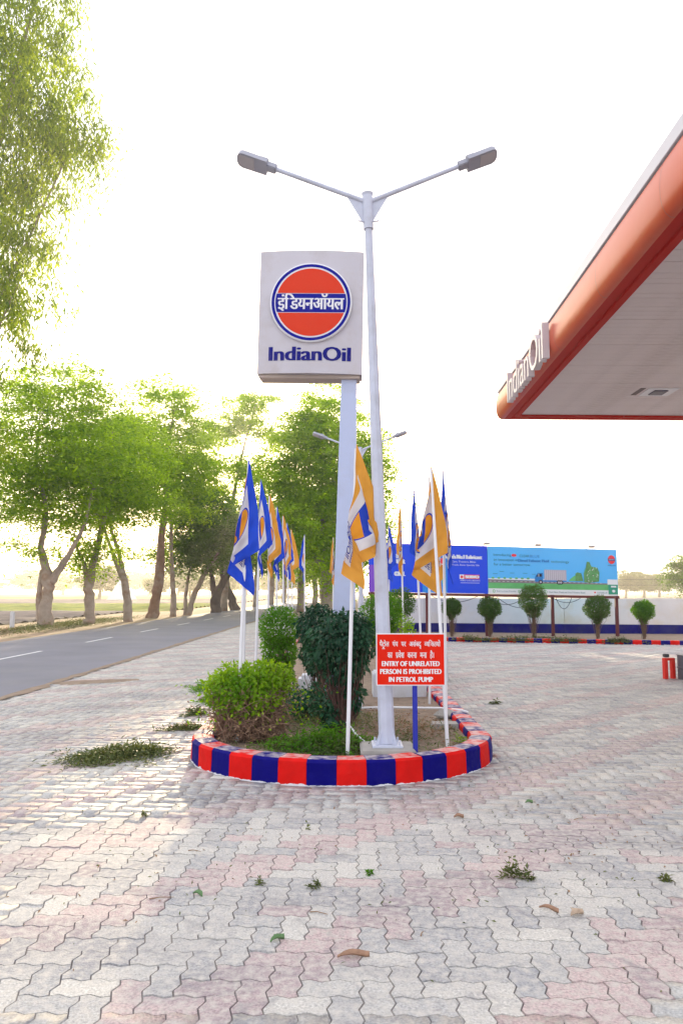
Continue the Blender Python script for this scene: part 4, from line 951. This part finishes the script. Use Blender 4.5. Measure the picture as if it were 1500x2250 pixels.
pr.disc(.205, .82, .020, M_pred, 2, 20, .03); pr.text(fit(tmesh('CLEAR', F_IN), .285, .81, w=.075, h=.055), M_teal, 2); pr.text(fit(tmesh('BLUE', F_IN), .365, .81, w=.075, h=.055), M_truck, 2)
pr.text(fit(tmesh('an innovation in', F_IN), .14, .72, w=.185, h=.055), M_teal, 2); pr.text(bold(fit(tmesh('Diesel Exhaust Fluid', F_IN), .355, .715, w=.235, h=.058), .003, 3), M_truck, 2)
pr.text(fit(tmesh('technology', F_IN), .56, .70, w=.14, h=.065), M_teal, 2); pr.text(fit(tmesh('for a better tomorrow.', F_IN), .19, .625, w=.285, h=.055), M_teal, 2)
for x, s_, w_ in ((.045, 'Environment Friendly', .15), (.24, 'Reduces NOx Pollution', .16), (.445, 'Clean Nitric Oxide and Urea Pollutants Based', .28)):
    pr.disc(x, .06, .010, M_pgreen, 2, 16, .032); pr.disc(x, .06, .006, M_pw, 3, 14, .020); pr.text(fit(tmesh(s_, F_IN), x + .02 + w_ / 2, .058, w=w_, h=.034), M_teal, 2)
pr.rect(.815, .05, .828, .08, M_pred, 2); pr.text(fit(tmesh('CLEARBLUE', F_IN), .875, .062, w=.08, h=.032), M_teal, 2)
pr.build('printed_picture', pB)
pr = Print(bmap(BX0, SPLIT))
pr.rect(.45, .0, .66, 1, M_cyan, 1); pr.rect(.003, .0, .10, .55, M_magenta, 1)
pr.rect(.52, .45, .64, .72, M_pred, 2); pr.text(bold(fit(tmesh('SERVO', F_IN), .58, .56, w=.10, h=.09), .004, 3), M_pw, 3)
for k in range(4): pr.rect(.49 + k * .042, .20, .52 + k * .042, .44, (M_pw, M_porg, M_pred, M_pgreen)[k], 2); pr.rect(.497 + k * .042, .44, .512 + k * .042, .47, M_pk, 2)
pr.text(bold(fit(tmesh('WHEELS', F_IN), .20, .74, w=.12, h=.09), .006, 4), M_pw, 2); pr.text(bold(fit(tmesh('POWER', F_IN), .22, .63, w=.16, h=.09), .006, 4), M_pw, 2); pr.text(bold(fit(tmesh('ON.', F_IN), .26, .38, w=.08, h=.09), .006, 4), M_pw, 2)
pr.text(bold(fit(tmesh("India's No.1 Lubricant", F_IN), .80, .76, w=.30, h=.085), .004, 4), M_pw, 2)
pr.text(fit(tmesh('Cars, Tractors, Bikes', F_IN), .80, .655, w=.20, h=.04), M_pw, 2); pr.text(fit(tmesh('Trucks, Buses. Specialty Oils', F_IN), .815, .585, w=.23, h=.04), M_pw, 2)
pr.rect(.765, .30, .93, .39, M_pred, 2); pr.rect(.762, .295, .80, .39, M_pw, 3); pr.disc(.781, .342, .012, M_pred, 4, 16, .03); pr.text(bold(fit(tmesh('SERVO', F_IN), .868, .345, w=.11, h=.06), .004, 4), M_pw, 3)
pr.text(fit(tmesh('WORLD CLASS LUBRICANTS', F_IN), .85, .268, w=.165, h=.028), M_pw, 2); pr.rect(.77, .215, .93, .222, M_pw, 2)
pr.build('printed_picture', pA)
fr = MB()
for x0, x1 in ((BX0 - .03, BX1 + .03),):
    for zf in (lambda x: bbot(x) - .09, ):
        v = [(x0, -.05, zf(x0)), (x1, -.05, zf(x1)), (x1, .05, zf(x1)), (x0, .05, zf(x0)), (x0, -.05, bbot(x0) - .004), (x1, -.05, bbot(x1) - .004), (x1, .05, bbot(x1) - .004), (x0, .05, bbot(x0) - .004)]
        fr.add(v, [(0, 3, 2, 1), (4, 5, 6, 7), (0, 1, 5, 4), (1, 2, 6, 5), (2, 3, 7, 6), (3, 0, 4, 7)])
fr.build('bottom_beam', M_post, bb_t)
for x in (BX0 + .1, 2.75, 4.66, 6.78, BX1 - .02):
    mb = MB(); mb.box(x - .045, .06, 0, x + .045, .15, btop(x) - .1); mb.build('post', M_post, bb_t)
for x in (2.4, 4.62, 6.25, 7.95):
    z = btop(x); mb = MB(); mb.tube([(x - .05, .05, z), (x + .03, -.15, z + .14), (x + .0, -.30, z + .12)], .012, 6); mb.box(x - .09, -.40, z + .02, x + .10, -.24, z + .09, bev=.015); mb.build('floodlight', mat('floodlight_grey', (.35, .32, .33), .5), bb_t)
for k, (x0, x1, sag) in enumerate(((4.7, 5.9, .25), (5.0, 6.6, .35), (6.9, 7.4, .35), (6.8, 7.7, .15), (2.9, 4.4, .2))):
    mb = MB(); mb.tube([(x0 + (x1 - x0) * t / 10, .1, bbot(x0) - .1 - sag * 4 * (t / 10) * (1 - t / 10)) for t in range(11)], .010, 5); mb.build('cable', M_dark, bb_t)

# ================================================================== FORECOURT CANOPY
CX, CY1, CY0, CZ, SL = 3.78, 15.6, 2.0, 5.24, .023
def cx(Y): return CX - SL * (CY1 - Y)
CW = 10.5
can = thing('station_canopy', 'petrol station canopy with rounded orange fascia and pale slatted soffit', 'canopy', (0, 0, 0))
M_fas = mat('fascia_orange', (.58, .085, .03), .42, var=.03, coat=.15, dirt=(.58, .16, .08), dscale=1.2, damt=.3)
M_fasr = mat('fascia_trim_red', (.46, .014, .010), .6, spec=.1)
M_cap = mat('fascia_cap', (.60, .60, .66), .35, var=.04)
M_soff = mat('soffit_slat', (.72, .64, .65), .5, var=.05, vscale=3, dirt=(.40, .33, .32), dscale=1.1, damt=.5)
M_soffb = mat('soffit_void', (.22, .18, .18), .9)
tube_prof = [(.28, -.035), (.33, -.03), (.375, .01), (.405, .08), (.42, .17), (.422, .27), (.412, .38), (.395, .47), (.380, .53)]
trim_prof = [(.0, .0), (.0, -.03), (.10, -.035), (.115, -.012), (.15, -.012), (.165, -.035), (.28, -.035)]
cap_prof = [(.352, .53), (.352, .555), (.385, .557), (.395, .565), (.393, .72), (.36, .735), (.1, .735)]
def fascia(name, prof, m, pA_, pB_, nA, nB, par=can, smooth=True):
    # pA_, pB_: points on the soffit edge; nA, nB: outward mitre vectors
    v, f = [], []
    for (P, Nn) in ((pA_, nA), (pB_, nB)):
        for o_, z in prof: v.append((P[0] + Nn[0] * o_, P[1] + Nn[1] * o_, CZ + z))
    k = len(prof)
    for q in range(k - 1): f.append((q, q + 1, k + q + 1, k + q))
    return mobj(name, v, f, m, par, smooth)
seams = [15.6, 13.35, 11.2, 9.15, 7.1, 5.05, 3.0, 2.0]
for a, b in zip(seams[:-1], seams[1:]):
    nA = (-1, .98) if a == 15.6 else (-1, 0); nB = (-1, 0)
    g_ = .006
    fascia('fascia_panel', tube_prof, M_fas, (cx(a - (0 if a == 15.6 else g_)), a - (0 if a == 15.6 else g_)), (cx(b), b), nA, nB)
    for pf, mm, nm in ((trim_prof, M_fasr, 'fascia_trim'), (cap_prof, M_cap, 'fascia_cap')):
        fascia(nm, pf, mm, (cx(a), a), (cx(b), b), nA, nB, smooth=False)
fascia('fascia_backing', [(.26, -.022), (.37, .05), (.40, .15), (.395, .45), (.33, .56)], M_soffb, (cx(15.55), 15.55), (cx(2), 2), (-.97, .97), (-.97, 0))
yfar = lambda x: CY1 + (x - CX) * .03
xr = [CX, 6.0, 8.2, 10.4, 12.6, CX + CW]
for a, b in zip(xr[:-1], xr[1:]):
    nA = (-1, .98) if a == CX else (0, 1); nB = (1, 1) if b == CX + CW else (0, 1)
    for pf, mm, nm in ((tube_prof, M_fas, 'fascia_panel'), (trim_prof, M_fasr, 'fascia_trim'), (cap_prof, M_cap, 'fascia_cap')):
        fascia(nm, pf, mm, (a, yfar(a)), (b - .004, yfar(b)), nA, nB)
for (P, Q, nA, nB) in (((CX + CW, yfar(CX + CW)), (CX + CW, CY0), (1, 1), (1, -1)), ((CX + CW, CY0), (cx(CY0), CY0), (1, -1), (-1, -1))):
    for pf, mm, nm in ((tube_prof, M_fas, 'fascia_panel'), (trim_prof, M_fasr, 'fascia_trim'), (cap_prof, M_cap, 'fascia_cap')):
        fascia(nm, pf, mm, P, Q, nA, nB)
# soffit slats
sme = {}
SWD = .152
ny = int((CY1 - CY0) / SWD)
mb = MB(); mb.box(cx(CY0) + .0, CY0, CZ + .05, CX + CW, CY1 + .3, CZ + .07); mb.build('soffit_deck', M_soffb, can)
smesh = None
gsl = random.Random(2)
for k in range(ny + 3):
    y1 = CY1 + .33 - k * SWD; y0 = y1 - SWD + .007
    if y0 < CY0: break
    if smesh is None:
        b_ = MB(); b_.add([(0, 0, .0), (CW + .4, 0, 0), (CW + .4, SWD - .007, 0), (0, SWD - .007, 0), (0, -.0, .03), (CW + .4, 0, .03), (CW + .4, SWD - .007, .03), (0, SWD - .007, .03)], [(0, 3, 2, 1), (0, 1, 5, 4), (1, 2, 6, 5), (2, 3, 7, 6), (3, 0, 4, 7)])
        o = b_.build('soffit_slat', M_soff, can); smesh = o.data
    else:
        o = bpy.data.objects.new('soffit_slat', smesh); link(o, can)
    xs_ = cx(min(y1, CY1)) - .005; o.location = (xs_, min(y0, 99), CZ + gsl.uniform(0, .003)); o.rotation_euler = (gsl.gauss(0, .004), 0, 0)
    if y1 > yfar(xs_):   # trimmed where the far edge cuts across
        o.location.z = CZ + .004
# ceiling light, and a dark strip painting the shade of a gap
mb = MB(); mb.box(5.66, 13.5, CZ - .012, 6.22, 14.05, CZ - .002, bev=.003); cl = mb.build('ceiling_light', M_white, can)
mb = MB(); mb.box(5.80, 13.62, CZ - .03, 6.06, 13.92, CZ - .012, bev=.004); lf = mb.build('lens_frame', mat('lens_frame_navy', (.03, .03, .10), .3), cl)
mb = MB(); mb.box(5.50, 13.5, CZ - .006, 5.60, 14.0, CZ - .003); mb.build('gap_shade', M_soffb, can)
mb = MB(); mb.box(8.5, 8.6, 0, 8.95, 9.05, CZ); mb.build('column', M_concw, can)
# raised letters on the fascia, facing the road
M_letw = mat('letter_white', (.74, .70, .70), .4); M_lets = mat('letter_side', (.60, .55, .58), .45)
ltxt = 'IndianOil'; tot = advance(ltxt, F_IN); xpen = 0; Lg = 2.95; Ls = Lg / tot; Yst = 14.35
vall = [p for ch in 'Il' for p in tmesh(ch, F_IN)[0]]; hmax = max(p[1] for p in vall)
lsy = .57 / hmax
for ch in ltxt:
    v2, f2 = tmesh(ch, F_IN); dep = .11; mbm = bmesh.new(); vs = [mbm.verts.new((p[0], p[1], 0)) for p in v2]
    for q in f2:
        try: mbm.faces.new([vs[k] for k in q])
        except ValueError: pass
    bmesh.ops.remove_doubles(mbm, verts=mbm.verts[:], dist=1e-5)
    bd_ = [e for e in mbm.edges if len(e.link_faces) == 1]; mbm.verts.index_update(); V = [tuple(v.co) for v in mbm.verts]; F = [[v.index for v in q.verts] for q in mbm.faces]; E = [(e.verts[0].index, e.verts[1].index) for e in bd_]; mbm.free()
    def mp(p, d): yy = Yst - (xpen + p[0]) * Ls; return (cx(yy) - .425 - d, yy, 5.16 + p[1] * lsy)
    n_ = len(V); vv_ = [mp(p, dep) for p in V] + [mp(p, 0) for p in V]
    ff = F + [tuple(k + n_ for k in q)[::-1] for q in F]; ii = [0] * len(ff)
    for a, b in E: ff.append((a, b, b + n_, a + n_)); ii.append(1)
    mobj('letter', vv_, ff, [M_letw, M_lets], can, idx=ii); xpen += advance(ch, F_IN)

# ---- guard frame and drum at the right edge
gd = thing('guard_frame', 'low red metal guard frame at the right edge beside the dark drum', 'guard', (5.72, 13.35, 0), (0, 0, .25))
M_gr = mat('guard_red', (.72, .03, .02), .4)
for s in (-.075, .075):
    mb = MB(); mb.box(s - .034, -.04, -.005, s + .034, .04, .34 - s * .15, bev=.008); mb.build('side_plate', M_gr, gd)
mb = MB(); mb.box(-.108, -.045, .315, .108, .045, .36, bev=.01); mb.build('top_bar', M_gr, gd)
mb = MB(); mb.box(-.09, -.05, .37, -.01, .05, .43, bev=.012); mb.build('latch', M_dark, gd)
dm = thing('steel_drum', 'dark grey steel drum cut off by the right edge of the picture', 'drum', (6.12, 13.25, 0))
mb = MB(); mb.tube([(0, 0, -.005), (0, 0, .18), (0, 0, .19), (0, 0, .21), (0, 0, .22), (0, 0, .40), (0, 0, .42)], [.27, .27, .28, .28, .27, .27, .28], 28); mb.build('body', mat('drum_grey', (.10, .10, .12), .5, var=.15), dm, smooth=False)
mb = MB(); mb.tube([(.08, .05, .42), (.08, .05, .435)], .03, 12); mb.build('bung', M_dark, dm)

# ================================================================== TREES
G1 = 'roadside trees on the left verge'
make_tree('roadside_tree', 'broad roadside tree at far left with forked whitewashed trunk and bright crown', -12.6, 32.3,
   [[(0, 0, -.1, .42), (.02, 0, .8, .33), (.1, 0, 1.9, .30), (-.35, 0, 3.4, .22), (-.1, 0, 5.0, .17), (-.8, .2, 7.2, .12), (-.6, 0, 9, .06)], [(.1, 0, 1.8, .24), (.9, -.1, 3.0, .15), (1.6, -.3, 4.2, .11), (2.0, -.4, 6, .07)], [(-.2, .1, -.1, .20), (-.38, .1, 1.2, .17), (-.25, .1, 2.4, .13)]],
   [(-.3, 0, 8.2, 3.6, 3.0, 2.6), (1.8, -.4, 7.2, 2.8, 2.4, 1.8), (-2.2, 0, 6.0, 2.2, 2.2, 1.6), (.4, -.6, 5.0, 2.6, 2.0, 1.0), (-1.0, .2, 3.4, 1.5, 1.2, .6), (.4, 0, 10.4, 2.8, 2.4, 1.2, .6)], 280, 30000, .17, M_leafA, M_bark, G1, seed=101)
make_tree('roadside_tree', 'second roadside tree from the left, short thick pale trunk wrapped in leaves', -11.6, 34.9,
   [[(0, 0, -.1, .36), (0, 0, .6, .30), (-.1, 0, 1.9, .29), (.25, 0, 3.3, .24), (.5, 0, 4.8, .20), (.9, .1, 7.0, .14), (.8, 0, 9, .06)], [(-.1, 0, 1.8, .2), (-.35, .1, 2.8, .12), (-1.0, .2, 4.0, .08)]],
   [(.8, 0, 7.8, 2.8, 2.6, 2.2), (-.8, .2, 6.0, 2.2, 2.0, 1.5), (1.8, 0, 5.8, 2.0, 2, 1.2), (.0, 0, 3.6, 1.5, 1.2, 1.0), (-.4, -.1, 2.6, 1.1, .8, .6)], 210, 20000, .17, M_leafA, M_bark, G1, seed=102)
make_tree('roadside_tree', 'leaning roadside tree with two thin diverging stems, third from the left', -10.65, 38.0,
   [[(0, 0, -.1, .30), (-.1, 0, 1.0, .25), (-.25, 0, 2.0, .24), (-1.0, 0, 3.6, .15), (-1.6, 0, 5.4, .11), (-2.0, 0, 7.4, .06)], [(-.25, 0, 2.0, .2), (-.6, .1, 3.4, .16), (-1.2, .1, 5.0, .12), (-.9, 0, 7.5, .06)]],
   [(-1.6, 0, 7.2, 2.2, 2.2, 1.8), (-.4, 0, 8.6, 2.4, 2.2, 1.8), (-1.4, 0, 5.4, 1.8, 1.5, .9), (-.3, 0, 3.3, .6, .5, .8), (-1.2, 0, 10.2, 2.2, 2.0, 1.0)], 170, 15000, .17, M_leafA, M_bark, G1, seed=103)
make_tree('roadside_tree', 'tall straight brown trunked tree, fourth along the far side of the road', -10.6, 43.1,
   [[(-.2, 0, -.1, .44), (0, 0, .9, .36), (.2, 0, 2.4, .34), (.25, 0, 4.6, .33), (.5, 0, 6.8, .26), (.4, 0, 9, .18), (.8, 0, 12, .07)]],
   [(.3, 0, 10.2, 3.4, 3.2, 3.0), (2.0, -.2, 8.4, 2.4, 2.2, 1.4), (-1.8, 0, 8.0, 2.6, 2.2, 1.4), (.6, 0, 13.0, 2.2, 2.0, 1.2), (.0, 0, 6.4, 2.4, 1.8, .8)], 240, 21000, .20, M_leafA, mat('bark_brown', (.24, .14, .095), .9, var=.3, bump=.9, bscale=9, dirt=(.38, .32, .28), dscale=1.2, damt=.7), G1, seed=104)
make_tree('roadside_tree', 'slim grey trunked tree just right of the tall brown trunk', -10.1, 45.5,
   [[(0, 0, -.1, .26), (.0, 0, 1.4, .20), (-.2, 0, 4.0, .17), (-.3, 0, 6.5, .13), (-.1, 0, 9, .05)], [(-.05, 0, 2.4, .09), (-.6, 0, 3.0, .06), (-1.2, 0, 3.9, .04)]],
   [(-.1, 0, 8.6, 2.2, 2.0, 2.0), (-1.0, 0, 4.0, 1.1, 1.0, .8), (1.0, 0, 6.6, 1.6, 1.4, 1.0)], 100, 8000, .19, M_leafA, M_bark, G1, seed=105)
make_tree('roadside_tree', 'dark crowned roadside tree with a pale stem leaning to the right', -9.8, 48.5,
   [[(0, 0, -.1, .26), (.3, 0, 1.2, .22), (1.0, 0, 2.6, .18), (1.9, 0, 4.0, .15), (2.4, 0, 5.6, .09)], [(-.2, 0, -.1, .18), (-.2, 0, 1.4, .13), (.1, 0, 3.2, .10)]],
   [(1.0, 0, 5.6, 2.6, 2.4, 1.8), (2.6, -.2, 4.8, 2.0, 2, 1.8), (-.4, 0, 4.2, 1.6, 1.5, 1.2), (.9, 0, 7.6, 2.0, 1.8, 1.0), (.6, -.3, 2.9, 1.3, 1, .7)], 190, 19000, .19, M_leafB, M_bark, G1, seed=106)
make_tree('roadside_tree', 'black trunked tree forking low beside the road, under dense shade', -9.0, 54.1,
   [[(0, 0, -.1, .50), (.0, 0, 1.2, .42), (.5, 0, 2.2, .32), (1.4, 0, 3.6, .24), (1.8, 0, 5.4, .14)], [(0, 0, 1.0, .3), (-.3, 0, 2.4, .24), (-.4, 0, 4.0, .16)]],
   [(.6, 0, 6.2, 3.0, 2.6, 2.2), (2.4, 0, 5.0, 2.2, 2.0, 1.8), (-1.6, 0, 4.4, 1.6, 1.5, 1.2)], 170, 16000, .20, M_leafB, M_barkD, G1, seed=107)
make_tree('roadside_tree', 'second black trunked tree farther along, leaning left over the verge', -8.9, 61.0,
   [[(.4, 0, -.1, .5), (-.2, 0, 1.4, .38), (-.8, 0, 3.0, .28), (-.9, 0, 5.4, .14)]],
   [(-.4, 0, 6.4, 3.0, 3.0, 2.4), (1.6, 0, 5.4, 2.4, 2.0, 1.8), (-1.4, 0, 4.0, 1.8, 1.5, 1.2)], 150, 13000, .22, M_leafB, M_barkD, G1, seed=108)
tall = make_tree('tall_tree', 'tall thin crowned tree rising above the dark trees, left of the low sun', -9.0, 58.0,
   [[(0, 0, -.1, .4), (.2, 0, 4.0, .32), (.6, 0, 9, .24), (1.4, 0, 13, .12), (2.2, 0, 16, .05)], [(.6, 0, 8, .16), (-1.6, 0, 11, .09), (-2.4, 0, 13.5, .04)], [(.8, 0, 10, .14), (3.4, 0, 12.6, .07), (4.6, 0, 14, .04)]],
   [(2.0, 0, 16.3, 2.6, 2.0, .9), (-1.4, 0, 13.6, 2.4, 2.0, 1.0), (3.8, 0, 13.8, 2.0, 1.8, .8), (.4, 0, 11.4, 3.4, 2.4, 1.0), (-2.0, 0, 9.2, 2.6, 2.2, .9), (3.0, 0, 10, 2.4, 2, .9), (.6, 0, 14.6, 2.6, 2.0, .9), (-3.4, 0, 11.4, 2.0, 1.8, .9)], 230, 20000, .24, M_leafA, M_bark, seed=109)
big = make_tree('large_tree', 'large dense green tree behind the pole sign on the near side of the road', -.9, 43.0,
   [[(0, 0, -.1, .5), (.1, 0, 2.2, .42), (-.2, 0, 5.0, .32), (.1, 0, 8.5, .2), (.4, 0, 11.6, .08)], [(0, 0, 1.8, .3), (1.2, 0, 4.4, .2), (2.0, 0, 7, .1)], [(0, 0, 2.6, .25), (-1.8, 0, 5.0, .16), (-2.6, 0, 7, .08)]],
   [(.0, 0, 10.8, 2.6, 2.2, 2.2), (.3, 0, 12.7, 1.7, 1.6, 1.2), (-1.4, 0, 10.8, 1.7, 1.6, 1.3), (.4, -.4, 8.0, 3.4, 2.6, 2.2), (-2.0, -.2, 7.4, 2.4, 2.2, 1.9), (-.2, -1.0, 5.2, 3.2, 2.2, 1.8), (1.6, -.6, 6.2, 2.2, 2.2, 2.4), (-2.4, 0, 4.6, 1.9, 1.8, 1.5), (.8, -1.2, 3.2, 2.0, 1.6, 1.8), (2.3, 0, 9.8, 1.5, 1.4, 1.8), (2.5, -.3, 8.4, 1.5, 1.5, 2.2), (2.4, -.6, 5.2, 1.5, 1.5, 2.0), (-1.9, 0, 9.2, 1.8, 1.6, 1.5), (.2, -.8, 9.6, 2.2, 1.6, 1.8)], 520, 66000, .19, M_leafA, M_bark, seed=110)
make_tree('large_tree', 'round tree filling the gap behind the flags, left behind the large one', -3.0, 56.0,
   [[(0, 0, -.1, .4), (.1, 0, 3, .3), (.2, 0, 6, .2), (0, 0, 9, .08)]],
   [(.2, 0, 7.2, 3.0, 2.8, 2.6), (.8, 0, 3.8, 2.6, 2.2, 1.8)], 130, 8000, .22, M_leafA, M_bark, seed=111)
# receding avenue on both sides of the road
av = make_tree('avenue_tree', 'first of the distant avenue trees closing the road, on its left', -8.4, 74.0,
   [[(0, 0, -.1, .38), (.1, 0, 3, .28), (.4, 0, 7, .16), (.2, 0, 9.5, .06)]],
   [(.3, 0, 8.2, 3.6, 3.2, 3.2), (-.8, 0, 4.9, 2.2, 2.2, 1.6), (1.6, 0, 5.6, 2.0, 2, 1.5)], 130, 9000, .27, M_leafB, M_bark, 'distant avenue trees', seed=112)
av2 = make_tree('avenue_tree', 'first of the distant avenue trees closing the road, on its right', -2.4, 70.0,
   [[(0, 0, -.1, .34), (-.1, 0, 3, .26), (-.4, 0, 7, .16), (0, 0, 9.5, .06)]],
   [(-.3, 0, 7.6, 3.2, 3.0, 3.0), (.8, 0, 4.6, 2.4, 2.2, 1.8)], 120, 9000, .27, M_leafA, M_bark, 'distant avenue trees', seed=113)
for k, (x, y, src, s, lab) in enumerate([(-8.0, 86, av, 1.05, 'second avenue tree on the left of the distant road'), (-7.6, 100, av2, 1.1, 'third avenue tree on the left of the distant road'), (-6.6, 118, av, 1.0, 'farthest avenue tree on the left of the distant road'),
                                        (-1.8, 84, av, .95, 'second avenue tree on the right of the distant road'), (-1.2, 100, av2, 1.05, 'third avenue tree on the right of the distant road'), (-.5, 120, av, 1.0, 'farthest avenue tree on the right of the distant road'), (-4.2, 150, av2, 1.2, 'hazy tree closing the view at the very end of the road')]):
    c = copy_tree(src); c.location = (x, y, 0); c.scale = (s, s, s); c.rotation_euler = (0, 0, k * 1.3 + .6); c['label'] = lab
# eucalyptus towering over the left edge
make_tree('eucalyptus_tree', 'very tall eucalyptus with drooping foliage filling the upper left edge', -14.0, 26.0,
   [[(0, 0, -.1, .45), (.2, 0, 6, .36), (.6, 0, 12, .28), (1.4, 0, 18, .18), (2.6, 0, 24, .07)], [(.4, 0, 9, .13), (1.6, 0, 11.6, .10), (2.5, .3, 14.2, .08), (4.0, 0, 17.5, .04)], [(.5, 0, 11, .18), (-1.6, 0, 17, .1), (-2, 0, 22, .05)], [(.3, 0, 7.5, .13), (1.8, -.3, 10.5, .07), (2.8, -.4, 13, .03)]],
   [(2.0, 0, 22.0, 2.9, 2.6, 2.4), (2.6, 0, 18.0, 2.9, 2.4, 2.4), (1.2, 0, 14.6, 2.9, 2.4, 2.2), (-1.5, 0, 19.0, 3.0, 2.6, 4.0), (2.2, -.2, 11.4, 1.7, 1.6, 1.6, .6), (.6, 0, 9.2, 1.4, 1.5, 1.4, .5), (-1.5, 0, 12.0, 2.5, 2.2, 2.5), (2.6, -.2, 13.2, 1.6, 1.4, 1.4, .6), (.8, .2, 7.6, 1.6, 1.6, 1.6, .35)], 320, 40000, .25, M_leafE, M_bark, clump=(.36, .36, .46), droop=1.1, seed=120)
# trees beyond the wall and across the fields
far = make_tree('field_tree', 'lone rounded tree beyond the rear wall at the right edge', 31.8, 68.0,
   [[(0, 0, -.1, .35), (.1, 0, 1.6, .25), (0, 0, 4, .1)]], [(-.2, 0, 3.1, 2.4, 2.2, 1.9), (1.6, 0, 2.6, 2.2, 2, 1.6), (-.6, 0, 4.2, 1.3, 1.3, .9)], 120, 12000, .22, M_leafB, M_bark, seed=130)
farm = make_tree('field_tree', 'hazy spreading tree across the fields between the second and third roadside trunks', -41.0, 128.0,
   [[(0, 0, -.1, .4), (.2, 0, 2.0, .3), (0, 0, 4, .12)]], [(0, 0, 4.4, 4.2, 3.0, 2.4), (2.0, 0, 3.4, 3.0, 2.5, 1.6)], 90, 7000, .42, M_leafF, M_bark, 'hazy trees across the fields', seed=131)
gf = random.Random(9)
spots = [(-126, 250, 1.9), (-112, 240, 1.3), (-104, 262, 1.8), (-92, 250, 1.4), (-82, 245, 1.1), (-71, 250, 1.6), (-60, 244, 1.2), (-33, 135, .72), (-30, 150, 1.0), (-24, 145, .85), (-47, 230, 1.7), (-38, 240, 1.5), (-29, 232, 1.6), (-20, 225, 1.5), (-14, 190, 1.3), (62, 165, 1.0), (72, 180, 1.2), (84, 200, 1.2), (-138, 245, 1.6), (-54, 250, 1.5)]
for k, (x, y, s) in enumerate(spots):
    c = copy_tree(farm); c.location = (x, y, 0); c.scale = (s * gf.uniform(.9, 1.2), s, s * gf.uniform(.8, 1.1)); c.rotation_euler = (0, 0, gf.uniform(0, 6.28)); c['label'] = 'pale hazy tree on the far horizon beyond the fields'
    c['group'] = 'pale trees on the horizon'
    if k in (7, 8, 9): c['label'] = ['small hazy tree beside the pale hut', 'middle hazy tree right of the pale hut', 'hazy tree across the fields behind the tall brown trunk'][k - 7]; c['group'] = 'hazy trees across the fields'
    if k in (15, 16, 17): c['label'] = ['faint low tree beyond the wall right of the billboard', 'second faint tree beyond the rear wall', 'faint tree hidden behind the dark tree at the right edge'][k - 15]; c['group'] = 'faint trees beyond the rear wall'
M_hut = mat('hut_pale_blue', (.52, .62, .64), .8)
ht = thing('field_hut', 'tiny pale blue pointed hut across the fields between the trunks', 'hut', (-36.2, 125, 0))
mb = MB(); mb.add([(-2.2, -1.5, 0), (2.2, -1.5, 0), (2.2, 1.5, 0), (-2.2, 1.5, 0), (-.6, 0, 3.3), (.2, 0, 3.3)], [(0, 1, 5, 4), (1, 2, 5), (2, 3, 4, 5), (3, 0, 4), (0, 3, 2, 1)]); mb.build('roof', M_hut, ht)
mb = MB(); mb.box(-2.0, -1.3, -.1, 2.0, 1.3, .3); mb.build('wall', M_hut, ht)

for z_ in (2.0, 2.45):
    mb = MB(); mb.tube([(22 + 3 * k, 60, z_ - .01 * k + .02 * math.sin(k)) for k in range(9)], .012, 4)
    tag(mb.build('overhead_wire', M_dark), ('lower' if z_ < 2.2 else 'upper') + ' thin overhead wire crossing in front of the tree at the right edge', 'wire')
# ================================================================== HAZE
hz = MB(); hz.box(-440, -80, -1.2, 440, 660, 32)
ho = hz.build('haze', bpy.data.materials.new('haze')); hm = ho.data.materials[0]; hm.use_nodes = True; n, l = nodes_of(hm)
n.remove(n['Principled BSDF']); vo = n.new('ShaderNodeVolumePrincipled'); vo.inputs['Color'].default_value = (.97, .95, .90, 1); vo.inputs['Density'].default_value = .0012; vo.inputs['Anisotropy'].default_value = .66
l.new(vo.outputs[0], n['Material Output'].inputs['Volume']); ho['kind'] = 'stuff'
